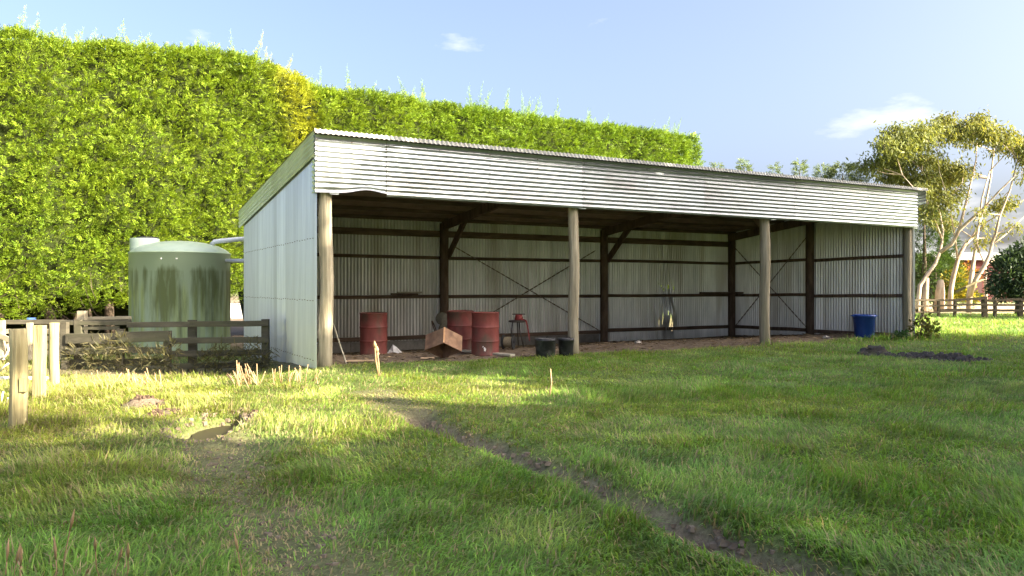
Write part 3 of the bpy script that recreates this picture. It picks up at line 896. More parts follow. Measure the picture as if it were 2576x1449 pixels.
def rnd_post(x, yt, yb, wpx, label, m, group, square=False, Z=None):
    g = grd(x, yb)
    Zp = g.y
    top = EYE - (yt - CY) / F * Zp
    r_ = wpx / F * Zp / 2
    t = thing('fence_post', label, 'post', g, 0, group)
    hh = top - g.z
    if square:
        o = MB().beam((0, 0, -.2), (RNG.normal(0, .01), 0, hh), r_ * 2, r_ * 1.5, up=(0, 1, 0), jit=.004)
    else:
        o = MB().tube([(RNG.normal(0, .004), RNG.normal(0, .004), -.2 + (hh + .2) * k / 6) for k in range(7)], [r_ * (1.04 - .012 * k) for k in range(7)], 16, lump=.012)
    o.build('shaft', m, t, 'auto' if not square else False)
    return t, g, hh, r_


pg = 'pale fence posts in the sun'
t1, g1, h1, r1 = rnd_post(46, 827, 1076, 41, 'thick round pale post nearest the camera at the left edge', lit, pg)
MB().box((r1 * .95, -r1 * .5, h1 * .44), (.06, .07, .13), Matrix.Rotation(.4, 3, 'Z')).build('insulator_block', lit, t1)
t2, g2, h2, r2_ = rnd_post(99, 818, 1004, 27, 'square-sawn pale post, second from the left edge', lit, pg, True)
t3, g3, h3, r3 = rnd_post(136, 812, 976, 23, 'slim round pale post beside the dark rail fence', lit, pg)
zz = Vector((0, 0, .075))
a_ = grd(-40, 962); b_ = grd(121, 964)
tag(MB().tube([a_ + zz, b_ + zz], .038, 12).build('white_pipe', mat('white_pvc', (.78, .78, .76), rough=.35, spec=.5), None, True), 'white plastic pipe lying in the grass behind the pale posts', 'pipe')
wire = mat('pale_wire', (.45, .43, .38), (.6, .58, .5), rough=.6, scale=20)
m_ = MB()
for k, (pts) in enumerate((((0, 905), (14, 895), (22, 880), (18, 868)), ((0, 935), (10, 922), (22, 914)), ((2, 1085), (6, 1050), (3, 1010), (8, 985)), ((20, 1075), (14, 1040), (20, 1000)), ((0, 1020), (12, 1010), (22, 1020)))):
    m_.tube([px(x_, y_, 9.0 + .1 * k) for x_, y_ in pts], .011, 6)
tag(m_.build('loose_wire', wire, None, True), 'loose curls of pale fence wire at the left picture edge', 'wire')

# dark rail fence in front of the tank
fence = thing('yard_fence', 'dark weathered timber rail fence between tank and foreground grass', 'fence', grd(420, 922))
fo = fence.location


def fpt(x, y, Zf):
    return px(x, y, Zf) - fo


def Zl(x):      # the fence line runs a little nearer on the right
    return 15.9 - .35 * (x - 160) / 520


for x_, yt, yb, wd in ((164, 810, 935, 17), (303, 828, 930, 18), (422, 832, 940, 17), (484, 805, 940, 20), (668, 803, 930, 18), (198, 804, 930, 20)):
    dz = .12 if x_ in (198, 484) else 0
    Z_ = Zl(x_) + dz
    MB().beam(fpt(x_, yb + 14, Z_), fpt(x_ + RNG.normal(0, 1), yt, Z_), wd / F * Z_, .11, up=(0, 1, 0), jit=.004).build('post', fw, fence)


def rail(x0, y0, x1, y1, hpx, off=-.08, th_=.04):
    MB().beam(fpt(x0, y0, Zl(x0) + off), fpt(x1, y1, Zl(x1) + off), th_, hpx / F * 15.7, jit=.006).build('rail', fwr, fence)


rail(156, 812, 330, 812, 11, .09); rail(320, 817, 486, 816, 14, .07); rail(478, 815, 676, 813, 14)
rail(166, 852, 306, 851, 26); rail(296, 847, 424, 846, 27); rail(166, 884, 306, 882, 17); rail(296, 880, 424, 882, 16); rail(166, 912, 300, 913, 18, .07); rail(306, 912, 424, 911, 18, .07)
rail(424, 858, 676, 855, 15); rail(430, 890, 676, 886, 15, -.08); rail(452, 922, 676, 916, 14)
rail(208, 826, 300, 824, 9, .12)

# sunlit board yard further left
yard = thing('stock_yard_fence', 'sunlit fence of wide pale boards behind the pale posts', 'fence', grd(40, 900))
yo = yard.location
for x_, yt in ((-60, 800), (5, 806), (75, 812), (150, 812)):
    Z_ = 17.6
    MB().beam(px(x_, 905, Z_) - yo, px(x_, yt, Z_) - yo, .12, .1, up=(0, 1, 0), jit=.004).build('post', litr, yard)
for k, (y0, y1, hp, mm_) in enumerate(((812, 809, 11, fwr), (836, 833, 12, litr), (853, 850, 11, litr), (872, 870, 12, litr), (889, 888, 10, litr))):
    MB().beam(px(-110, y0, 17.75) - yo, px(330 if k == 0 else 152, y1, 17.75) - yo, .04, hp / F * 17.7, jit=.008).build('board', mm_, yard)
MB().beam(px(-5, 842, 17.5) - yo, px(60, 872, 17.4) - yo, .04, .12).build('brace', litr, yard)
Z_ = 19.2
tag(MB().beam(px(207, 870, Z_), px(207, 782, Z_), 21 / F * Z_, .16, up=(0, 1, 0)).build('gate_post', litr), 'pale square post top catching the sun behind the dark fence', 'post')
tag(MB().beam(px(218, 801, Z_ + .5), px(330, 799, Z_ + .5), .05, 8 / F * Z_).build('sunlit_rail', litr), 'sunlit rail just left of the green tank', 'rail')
Z_ = 24.5
# things glimpsed under the hedge
o = MB()
for k in range(9):
    y_ = 787 + k * .5
    o.beam(px(128, 790 + k * 2.2, 25.4), px(190, 789 + k * 2.2, 25.6), .02, .034)
tag(o.build('stacked_sheets', mat('pale_green_sheet', (.42, .46, .40), (.55, .58, .52), rough=.5, scale=5)), 'pale sheets stacked in the sun beneath the hedge', 'sheets')
tag(MB().lathe([(0, 0), (.10, 0), (.11, .1), (.1, .12), (0, .12)], px(79, 811, 20.5), 16, cap=False).build('blue_tub', mat('pale_blue', (.10, .22, .62), (.14, .28, .7), rough=.5)), 'small pale blue tub seen over the left fence', 'tub')
o = thing('distant_shed', 'small pale shed glimpsed between tank and end wall', 'shed', px(603, 822, 46))
MB().box((0, 0, .85), (2.2, 2, 1.0)).build('wall', mat('pale_wall', (.7, .68, .66), rough=.8), o)
MB().box((0, 0, .2), (2.3, 2.1, .4)).build('base', mat('orange_base', (.6, .3, .16), rough=.8), o)

# right-hand fence
rf = thing('paddock_fence', 'dark post and rail fence beyond the sunlit grass at right', 'fence', grd(2440, 799))
ro = rf.location
Zr_ = ro.y
bf = mat('brown_fence', (.05, .04, .026), (.095, .078, .05), rough=.9, scale=7, stretch=(.3, .3, 1), bump=.4)


def rp(x, y, dz=0):
    return px(x, y, Zr_ + dz + .0022 * (x - 2440)) - ro


for x_, yt, wd in ((2254, 756, 7), (2278, 758, 6), (2321, 755, 5), (2361, 753, 5.5), (2402, 752, 6), (2476, 746, 13), (2503, 754, 7), (2567, 750, 12), (2640, 752, 7), (2720, 750, 10)):
    MB().beam(rp(x_, 803), rp(x_, yt), wd / F * Zr_, .13, up=(0, 1, 0), jit=.006).build('post', bf, rf)
for x0, x1, y0, y1, hp in ((2240, 2402, 757, 755, 5), (2402, 2476, 755, 751, 6), (2476, 2567, 756, 753, 6), (2567, 2740, 755, 755, 6), (2240, 2402, 772, 768, 4.5), (2402, 2476, 767, 766, 5), (2476, 2567, 767, 767, 5), (2567, 2740, 768, 768, 5),
                       (2240, 2365, 786, 786, 4), (2365, 2476, 781, 781, 8), (2476, 2567, 781, 781, 6), (2567, 2740, 782, 782, 6)):
    MB().beam(rp(x0, y0, -.08), rp(x1, y1, -.08), .045, hp / F * Zr_, jit=.01).build('rail', bf, rf)

# barn far right
barn = thing('red_barn', 'dark red farm building with grey roof behind the gum trees', 'building', Vector(px(2460, 0, 75).to_tuple()[:2] + (0,)))
bo = barn.location
x0, x1 = (2372 - CX) / F * 75 - bo.x, (2660 - CX) / F * 75 - bo.x
zt, ze = EYE + (724.5 - 634) / F * 75, EYE + (724.5 - 653) / F * 75
MB().box(((x0 + x1) / 2, 4, ze / 2), (x1 - x0, 8, ze)).build('wall', mat('barn_red', (.075, .018, .018), (.11, .028, .026), rough=.8, scale=3), barn)
MB().add([(x0 - .3, -.5, ze - .05), (x1 + .3, -.5, ze - .05), (x1 + .3, 4.2, zt), (x0 - .3, 4.2, zt), (x0 - .3, -.5, ze + .06), (x1 + .3, -.5, ze + .06), (x1 + .3, 4.2, zt + .12), (x0 - .3, 4.2, zt + .12), (x0 - .3, 8.6, ze), (x1 + .3, 8.6, ze)],
         [(4, 5, 6, 7), (0, 1, 5, 4), (7, 6, 9, 8), (0, 4, 7, 3), (1, 2, 6, 5), (0, 3, 2, 1)]).build('roof', mat('barn_roof', (.33, .32, .30), (.42, .41, .38), rough=.6, scale=2), barn)
MB().box(((2440 - CX) / F * 75 - bo.x, -.03, 1.2), (2.2, .1, 2.4)).build('door', mat('barn_door', (.07, .03, .03), rough=.8), barn)

# ------------------------------------------------------------------ hedge
rng = np.random.default_rng(11)
SPR = [spray_variant(9, rng, leaf=.5, fat=.042) for _ in range(6)]
HQ = 26.2
hp_ = np.array([-9, -6, -2, 2, 4.4, 5.6, 6.9, 13, 23.4, 26]); hh_ = np.array([8.5, 8.6, 8.65, 8.85, 8.9, 8.7, 8.2, 8.15, 8.0, 7.9])


def hedge_top(p):
    return np.interp(p, hp_, hh_) + .28 * (fbm(p * 1.1, p * 0 + 3, 61) - .5)


def hedge_face(p, z):
    b_ = 1.0 * (fbm(p * .45, z * .28, 71) - .5) + .55 * (fbm(p * 1.4, z * 1.1, 81, 3) - .5)
    return HQ - b_ + .035 * np.clip(z - 2, 0, 9) + .55 * sstep(23.0, 24.3, p) * 2


def hedge_bot(p):
    return .42 + .5 * sstep(-.6, .8, p) + .6 * (fbm(p * 1.3, p * 0, 91) - .5)


def gold(p, z):
    c = 6.0 + .22 * (8.5 - z)
    return sstep(1.0, .25, np.abs(p - c) + .8 * (fbm(p * 1.5, z * .8, 95) - .5)) * sstep(3.2, 5.0, z)


def hedge_cols(p, z, n):
    cl = fbm(p * .9, z * .9, 101)[:, None]
    fine = rng.uniform(0, 1, (n, 1))
    g1 = np.array([.085, .165, .012]); g2 = np.array([.29, .35, .03]); g3 = np.array([.18, .27, .018])
    c = g1 * (1 - cl) + g3 * cl
    c = c * (1 - .45 * fine) + g2 * .45 * fine
    right = sstep(7, 14, p)[:, None]
    c = c * (1 - right * .35) + np.array([.09, .19, .015]) * right * .35
    gd = gold(p, z)[:, None] * .7
    c = c * (1 - gd) + np.array([.37, .38, .03]) * gd
    return c * .9


NT, PER = 19500, 4
NH = NT * PER
p = rng.uniform(-8.5, 24.2, NT).repeat(PER) + rng.normal(0, .09, NH); u = rng.uniform(0, 1, NT).repeat(PER) + rng.normal(0, .010, NH)
tax = rng.normal(size=(NT, 3)).repeat(PER, 0); tgrow = rng.exponential(.16, NT).repeat(PER); tcol = rng.uniform(.6, 1.35, NT).repeat(PER)
zb_, zt_ = hedge_bot(p), hedge_top(p)
arc = zb_ + u * (zt_ - zb_ + 1.5)
over = np.clip(arc - zt_, 0, None)
z = np.minimum(arc, zt_) - .18 * np.clip(1 - (zt_ - arc) / .6, 0, 1) * rng.uniform(0, 1, NH)
q = hedge_face(p, z) + over + tgrow + rng.exponential(.05, NH) - .08
keep = (z < 9.5) & ((q < 29.6))
p, z, q, over, tax, tcol = p[keep], z[keep], q[keep], over[keep], tax[keep], tcol[keep]
n = len(p)
xy = p[:, None] * D1 + q[:, None] * D2
pos = np.c_[xy, z]
out = np.array([-D2[0], -D2[1], 0])
ax = out * (.65 + .25 * tax[:, :1] + rng.normal(0, .2, (n, 1))) + np.array([0, 0, 1]) * (.25 + .35 * tax[:, 1:2] + rng.normal(0, .25, (n, 1)) + 1.0 * (over > .05)[:, None]) + np.array([D1[0], D1[1], 0]) * (.40 + .5 * tax[:, 2:3] + rng.normal(0, .3, (n, 1)))
V1, q1, C1 = scatter(SPR, pos, ax, rng.uniform(.15, .32, n), hedge_cols(p, z, n) * tcol[:, None], rng, 1.3)
# right-hand end
NE = 4200
qq = rng.uniform(HQ + .2, 29.4, NE); zz_ = rng.uniform(.8, 8.1, NE)
pe = 23.9 - .5 * np.cos((qq - HQ) / 3.2 * math.pi) * 0 + .5 * (fbm(qq, zz_, 7) - .5) - .25 * np.clip(zz_ - 6.8, 0, 2) - rng.exponential(.12, NE)
pos = np.c_[pe[:, None] * D1 + qq[:, None] * D2, zz_]
ax = np.array([D1[0], D1[1], 0]) * rng.uniform(.3, 1, (NE, 1)) + out * rng.normal(.3, .3, (NE, 1)) + np.array([0, 0, 1]) * rng.uniform(-.1, .8, (NE, 1))
V2, q2, C2 = scatter(SPR, pos, ax, rng.uniform(.22, .45, NE), hedge_cols(pe, zz_, NE), rng, 1.25)
# leader shoots along the top
tp, tz, tq, ts_, ta = [], [], [], [], []
lead = np.sort(rng.uniform(-8, 24, 110))
for lp_ in lead:
    hgt = rng.uniform(.3, .7) + (rng.random() < .35) * rng.uniform(.25, .75)
    q0_ = hedge_face(np.array([lp_]), np.array([8.]))[0] + rng.uniform(.1, .9)
    lean = rng.normal(0, .18, 2) + np.array([.12, 0])
    k = int(hgt * 42)
    for j in range(k):
        f = j / k
        tp.append(lp_ + lean[0] * f * hgt); tq.append(q0_ + lean[1] * f * hgt); tz.append(hedge_top(np.array([lp_]))[0] - .15 + f * hgt)
        an = rng.uniform(0, 6.28); e_ = .55 + .9 * f
        ta.append((math.cos(an) * (1 - .35 * f), math.sin(an) * (1 - .35 * f), e_ + .4)); ts_.append((.25 * (1 - f) + .07) * rng.uniform(.8, 1.2))
SPF = [spray_variant(7, rng, leaf=.45, fat=.026) for _ in range(3)]
tp, tq, tz, ts_, ta = map(np.array, (tp, tq, tz, ts_, ta))
V3, q3, C3 = scatter(SPF, np.c_[tp[:, None] * D1 + tq[:, None] * D2, tz], ta, ts_, hedge_cols(tp, tz, len(tp)) * 1.25 + .015, rng, 1.3)  # lightened: the paleness of thin, backlit shoots is put into their colour
V = np.concatenate([V1, V2, V3]); C = np.concatenate([C1, C2, C3]); Q = np.arange(len(V)).reshape(-1, 4)
pp_ = pq(6, 27.6)
hedge = thing('conifer_hedge', 'tall clipped conifer hedge with a golden streak behind the shed and tank', 'hedge', (pp_[0], pp_[1], -.3))
hm = leaf_mat('hedge_leaf', .32)
tag(link('foliage', mesh_np('foliage', V - np.array([pp_[0], pp_[1], -.3]), Q, None, C), hm, hedge), kind='stuff')
# dark sheet standing for the hedge's shaded depth, and trunks
gp = np.linspace(-8.6, 23.3, 90); gzv = np.linspace(0, 1, 18)
PP, UU = np.meshgrid(gp, gzv)
ZZ = (hedge_bot(PP) + .45) + UU * (hedge_top(PP) - .04 - hedge_bot(PP) - .45)
QQ = hedge_face(PP, ZZ) + .5 + .5 * sstep(.9, 1, UU)
fr = np.stack([PP * D1[0] + QQ * D2[0], PP * D1[1] + QQ * D2[1], ZZ], -1)
ZB = np.where((PP > 3.4) & (PP < 5.2), ZZ, -.5 + UU * (hedge_top(PP) + .3))  # back sheet drops to the ground as the darkness under the hedge
bk = np.stack([PP * D1[0] + 30.4 * D2[0], PP * D1[1] + 30.4 * D2[1], ZB], -1)
a_, b_ = fr.shape[:2]
ix = np.arange(a_ * b_).reshape(a_, b_)
qs = np.stack([ix[:-1, :-1], ix[:-1, 1:], ix[1:, 1:], ix[1:, :-1]], -1).reshape(-1, 4)
o2 = a_ * b_
strips = [np.stack([ix[-1, :-1], ix[-1, 1:], ix[-1, 1:] + o2, ix[-1, :-1] + o2], -1), np.stack([ix[0, :-1], ix[0, 1:], ix[0, 1:] + o2, ix[0, :-1] + o2], -1),
          np.stack([ix[:-1, -1], ix[1:, -1], ix[1:, -1] + o2, ix[:-1, -1] + o2], -1)]
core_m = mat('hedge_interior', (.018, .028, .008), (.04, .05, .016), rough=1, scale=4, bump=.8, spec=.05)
link('dark_core', mesh_np('dark_core', np.concatenate([fr.reshape(-1, 3), bk.reshape(-1, 3)]) - np.array([pp_[0], pp_[1], -.3]), np.concatenate([qs, qs + o2] + strips)), core_m, hedge)
bark = mat('hedge_bark', (.05, .035, .025), (.11, .085, .06), rough=.95, scale=6, stretch=(1, 1, .2), bump=.6)
for pt in np.arange(-8, 23.5, 1.45):
    pt = pt + rng.normal(0, .2); g = pq(pt, 27.3 + rng.normal(0, .25)); g2 = pq(pt + rng.normal(0, .5), 27.5)
    z0 = H(*g)
    MB().tube([Vector((g[0], g[1], z0 - .2)) - hedge.location, Vector(((g[0] + g2[0]) / 2, (g[1] + g2[1]) / 2, 1.0)) - hedge.location, Vector((g2[0], g2[1], 3.0)) - hedge.location], [.17, .13, .09], 9, lump=.05).build('trunk', bark, hedge, True)
for (x0, y0, x1, y1) in ((232, 800, 208, 740), (190, 800, 180, 755), (283, 805, 262, 748), (150, 800, 168, 760)):
    MB().tube([px(x0, y0 + 30, 24.2) - hedge.location, px((x0 + x1) / 2 + 3, (y0 + y1) / 2, 24.3) - hedge.location, px(x1, y1, 24.8) - hedge.location], [.06, .05, .035], 7).build('low_branch', bark, hedge, True)
# bare twigs hanging in the gap
m_ = MB()
for k in range(150):
    p_ = rng.uniform(-6, 3.6); g = pq(p_, rng.uniform(25.6, 26.9)); z0 = rng.uniform(.15, 1.5)
    d = rng.normal(0, .35, 3)
    a_ = Vector((g[0], g[1], z0)) - hedge.location
    m_.tube([a_, a_ + Vector(d) * .5 + Vector((0, 0, .05)), a_ + Vector(d) + Vector((0, 0, .2))], [.009, .007, .004], 4, cap=False)
tag(m_.build('dead_twigs', bark, hedge), kind='stuff')

# ------------------------------------------------------------------ generic trees
def conifer(name, label, base, h_, r_, n_, col, seed, z_from=.1, group=None, shape=1.0, cat='tree', size=.45):
    rg = np.random.default_rng(seed)
    t = thing(name, label, cat, base, 0, group)
    MB().tube([(0, 0, -.2), (.03, .02, h_ * .5), (0, 0, h_ * .95)], [r_ * .09, r_ * .06, .02], 8).build('trunk', bark, t, True)
    f = z_from + (1 - z_from) * rg.uniform(0, 1, n_) ** .8
    an = rg.uniform(0, 6.283, n_)
    lob = 1 + .28 * np.sin(an * 3 + f * 9 + seed) + .2 * np.sin(an * 5 - f * 17)
    rr = r_ * np.clip(1 - f, 0, 1) ** shape * lob * (1 - .4 * rg.uniform(0, 1, n_) ** 2) + .05
    pos = np.c_[np.cos(an) * rr, np.sin(an) * rr, f * h_]
    ax = np.c_[np.cos(an), np.sin(an), rg.uniform(-.1, .7, n_)]
    c_ = np.array(col) * rg.uniform(.65, 1.3, (n_, 1))
    V, Q, C = scatter(SPR, pos, ax, rg.uniform(.6, 1.2, n_) * size, c_, rg, 1.2)
    tag(link('crown', mesh_np('crown', V, Q, None, C), leaf_mat('hedge_leaf'), t), kind='stuff')
    return t


def at_ground(x, Z):
    X = (x - CX) / F * Z
    return Vector((X, Z, H(X, Z) if Z < 100 else 0))


for k, (x_, y_, Z_, rr) in enumerate(((1805, 416, 47, .8), (1872, 404, 46, .9), (1948, 418, 48, .8), (2012, 408, 47, .9), (2065, 420, 47, .8))):
    conifer('background_conifer', ['conifer tip showing just beyond the hedge end above the roof', 'tallest conifer tip peeking over the middle of the roof', 'faint conifer tip between two taller ones over the roof', 'feathery conifer tip over the right part of the roof', 'low conifer tip beside the broad dark one over the roof'][k],
            at_ground(x_, Z_), EYE + (CY - y_) / F * Z_, rr, 230, (.13, .18, .08), 40 + k, .6, 'conifers beyond the shed roof', .9)
conifer('background_conifer', 'broad dark conifer behind the roof left of the gum trees', at_ground(2120, 46), EYE + (CY - 418) / F * 46, 2.6, 1900, (.09, .125, .05), 50, .3, 'conifers beyond the shed roof', .5)
conifer('background_conifer', 'dark green conifer standing right behind the end pole', at_ground(2325, 47), EYE + (CY - 520) / F * 47, 2.0, 3000, (.045, .085, .02), 52, .06, None, .45)
conifer('background_conifer', 'shorter dark conifer behind the leaning gum trunk', at_ground(2352, 49), EYE + (CY - 640) / F * 49, 1.5, 1500, (.04, .075, .02), 53, .04, None, .45)


def leafy(name, label, base, blobs, n_, col, col2, seed, size=.16, fat=.28, cat='shrub', stem=True, trans_m='shrub_leaf', group=None, droop=0.0):
    """blobs: list of (centre, radii) in world space"""
    rg = np.random.default_rng(seed)
    t = thing(name, label, cat, base, 0, group)
    w_ = np.array([b[1][0] * b[1][1] * b[1][2] for b in blobs]) ** .7; w_ /= w_.sum()
    bi = rg.choice(len(blobs), n_, p=w_)
    cc = np.array([list(b[0]) for b in blobs])[bi]; rr = np.array([list(b[1]) for b in blobs])[bi]
    d = nrm(rg.normal(size=(n_, 3)))
    rad = rg.uniform(.25, 1, (n_, 1)) ** .45
    pos = cc + d * rr * rad * (1 + .15 * rg.normal(size=(n_, 1))) - np.array(base)
    ax = nrm(d + rg.normal(0, .6, (n_, 3)) - np.array([0, 0, droop]))
    one = np.array([[0, 0, 0], [.45, fat, .05], [1, 0, -.05], [.5, -fat, .05]])
    f = rg.uniform(0, 1, (n_, 1)); cl = fbm(pos[:, 0] * 1.5 + pos[:, 1], pos[:, 2] * 1.5, seed)[:, None]
    c_ = np.array(col) * (1 - f) + np.array(col2) * f
    c_ = c_ * (.6 + .8 * cl)
    V, Q, C = scatter([one], pos, ax, rg.uniform(.7, 1.4, n_) * size, c_, rg)
    tag(link('crown', mesh_np('crown', V, Q, None, C), leaf_mat(trans_m, .35), t), kind='stuff')
    return t


# ------------------------------------------------------------------ gum trees
gbark = mat('gum_bark', (.36, .28, .20), (.55, .46, .36), rough=.8, scale=3.5, stretch=(1, 1, .3), bump=.2, c3=(.30, .22, .15), s3=2.5)


def r7(x, y):
    return 2091.6 + .3493 * x, 256.4 + .3493 * y


def gum(label, Z, stems, blobs, seed, per=1.0):
    rg = np.random.default_rng(seed)
    b0 = stems[0][0][0]
    base = at_ground(b0[0], Z)
    t = thing('gum_tree', label, 'tree', base, 0, 'pale-trunked gum trees by the right fence')
    tips = []
    for si, (pts, r0, r1, dz) in enumerate(stems):
        P3 = []
        for k, (x_, y_) in enumerate(pts):
            f = k / max(1, len(pts) - 1)
            v = px(x_, y_, Z + dz * f + rg.normal(0, .12) * (k > 0))
            if si == 0 and k == 0: v = base.copy(); v.z -= .2
            P3.append(v - base)
        MB().tube(P3, list(np.linspace(r0, r1, len(P3)) * .78), 9, lump=.03).build('trunk' if r0 > .12 else 'limb', gbark, t, True)
        tips.append(P3)
    # fine twigs + leaf clumps
    LV, LA, LC, LS = [], [], [], []
    tw = MB()
    allp = [p_ for P3 in tips for p_ in P3[1:]]
    for (bx_, by_, rx, ry, dens) in blobs:
        x_, y_ = r7(bx_, by_)
        rxm, rym = rx * .3493 / F * Z, ry * .3493 / F * Z
        c0 = px(x_, y_, Z + rg.normal(0, .8)) - base
        near = min(allp, key=lambda q_: (q_ - c0).length)
        mid = near.lerp(c0, .5) + Vector(rg.normal(0, .12, 3))
        tw.tube([near, mid, c0], [.032, .022, .012], 5, cap=False)
        nc = max(4, int(dens * rxm * rym * 125 * per))
        for _ in range(nc):
            d = rg.normal(size=3); d /= np.linalg.norm(d); rr = rg.uniform(.2, 1) ** .5
            c = np.array(c0) + d * np.array([rxm, min(rxm, rym) * 1.1, rym]) * rr
            if rg.random() < .45:
                tw.tube([c0.lerp(Vector(c), .15), c0.lerp(Vector(c), .6) + Vector((0, 0, .08)), Vector(c)], [.011, .008, .005], 4, cap=False)
            nl = rg.integers(14, 24)
            off = rg.normal(0, 1, (nl, 3)) * np.array([.24, .24, .17])
            LV.append(c + off)
            LA.append(nrm(rg.normal(0, .55, (nl, 3)) + np.array([.12, 0, -.75])))
            LS.append(rg.uniform(.17, .32, nl))
            warm = rg.uniform(0, 1, (nl, 1)) * (.25 + .5 * sstep(2250, 2450, x_))
            LC.append((np.array([.14, .175, .055]) * (1 - warm) + np.array([.28, .27, .065]) * warm) * rg.uniform(.7, 1.25))
    tag(tw.build('twigs', gbark, t), kind='stuff')
    one = np.array([[0, 0, 0], [.4, .15, .04], [1, 0, 0], [.45, -.15, .04]])
    V, Q, C = scatter([one], np.concatenate(LV), np.concatenate(LA), np.concatenate(LS), np.concatenate(LC), rg)
    tag(link('crown', mesh_np('crown', V, Q, None, C), leaf_mat('gum_leaf', .4), t), kind='stuff')
    return t


gum('leaning pale gum tree nearest the shed end, wide dense crown', 43,
    [([(2306, 760), (2314, 719), (2334, 689), (2353, 663), (2364, 635), (2369, 611), (2372, 583), (2365, 540), (2350, 480)], .16, .05, 1.5),
     ([(2364, 635), (2395, 613), (2413, 578), (2441, 553), (2476, 522), (2511, 483), (2556, 440)], .15, .04, -2.0),
     ([(2413, 576), (2427, 522), (2441, 466), (2455, 403), (2458, 360)], .10, .025, 1.0),
     ([(2350, 480), (2320, 430), (2280, 390)], .055, .02, 1.0), ([(2369, 600), (2340, 520), (2270, 440)], .07, .02, -1.2)],
    [(450, 230, 100, 60, 1), (400, 320, 75, 70, 1), (500, 320, 120, 80, 1.1), (610, 260, 110, 90, 1.1), (690, 200, 90, 60, .9), (300, 450, 80, 55, .9), (240, 470, 50, 40, .6), (420, 440, 100, 70, 1.1), (560, 430, 110, 65, .9), (680, 420, 90, 55, .8),
     (420, 540, 110, 50, .9), (560, 560, 120, 60, 1.1), (700, 560, 100, 70, 1.0), (720, 660, 70, 60, .8), (700, 790, 50, 90, .8), (640, 640, 60, 50, .9)], 71)
gum('upright pale gum tree in the middle, crown arching high', 44,
    [([(2389, 762), (2392, 732), (2398, 695), (2409, 655), (2418, 633), (2428, 616), (2446, 598), (2461, 570), (2478, 520), (2492, 450), (2500, 380), (2506, 330)], .19, .035, 1.0),
     ([(2409, 655), (2404, 610), (2396, 560), (2385, 500)], .07, .02, -1), ([(2446, 598), (2480, 560), (2530, 530), (2580, 500)], .06, .02, -1.5)],
    [(820, 140, 90, 60, 1), (800, 230, 80, 55, .8), (950, 205, 100, 75, 1), (1060, 150, 70, 60, 1), (780, 480, 110, 60, 1.1), (900, 480, 90, 50, .9), (850, 560, 90, 60, 1), (950, 530, 55, 50, .7), (770, 690, 70, 70, .7), (850, 720, 70, 60, .7), (820, 860, 60, 60, .5), (900, 640, 60, 50, .6), (1000, 290, 60, 40, .5), (760, 330, 50, 50, .4)], 72)
gum('tall pale gum tree with forked trunk behind the fence, open crown', 42.5,
    [([(2437, 762), (2439, 741), (2443, 704), (2448, 663), (2452, 638), (2457, 601), (2463, 560), (2470, 500), (2490, 430)], .20, .04, 1.5),
     ([(2440, 745), (2454, 702), (2476, 670), (2490, 640), (2496, 610), (2504, 590), (2516, 540), (2540, 480), (2560, 400)], .18, .035, -1.2),
     ([(2496, 615), (2530, 590), (2576, 545), (2610, 500)], .06, .02, 1), ([(2476, 670), (2500, 655), (2525, 645)], .06, .03, .5)],
    [(1100, 225, 100, 70, 1), (1220, 250, 90, 60, 1.05), (1320, 290, 90, 60, 1.05), (1390, 340, 60, 80, 1), (1200, 730, 80, 50, .6), (1280, 720, 60, 40, .5), (1050, 800, 60, 40, .35), (1300, 920, 60, 40, .3), (1100, 880, 40, 40, .3), (1370, 520, 40, 60, .5), (1460, 420, 80, 90, .9), (1480, 600, 60, 60, .5), (1180, 350, 60, 30, .4)], 73)
gum('thin pale gum sapling with broken fork behind the right fence', 42,
    [([(2482, 762), (2480, 730), (2478, 707), (2481, 685), (2476, 660), (2462, 630), (2456, 600)], .12, .03, .5), ([(2480, 725), (2490, 712), (2498, 702)], .09, .06, .2)],
    [(1120, 980, 40, 40, .3), (1060, 1020, 30, 30, .3)], 74)
for k, (x0, y0, x1, y1, r_, lab) in enumerate(((2362, 762, 2367, 705, .3, 'thick pinkish gum stump trunk behind the fence'), (2326, 762, 2332, 700, .2, 'straight pale trunk in shade beside the end pole'))):
    b_ = at_ground(x0, 44.5)
    t = thing('bare_trunk', lab, 'trunk', b_)
    MB().tube([(0, 0, -.2), (px((x0 + x1) / 2, (y0 + y1) / 2, 44.5) - b_), (px(x1, y1, 44.6) - b_)], [r_, r_ * .8, r_ * .55], 10, lump=.04).build('bole', gbark, t, True)
tag(MB().tube([px(2500, 756, 41), px(2515, 738, 41)], [.16, .13], 10).build('log', gbark), 'sawn log leaning up behind the right fence', 'log')
tag(MB().tube([px(2405, 735, 41.5), px(2430, 722, 41), px(2455, 710, 41), px(2478, 702, 41.3)], [.07, .065, .055, .045], 8).build('fallen_branch', mat('mossy_branch', (.14, .12, .06), (.22, .19, .1), scale=5)), 'mossy fallen branch slanting across the pale trunks', 'branch')

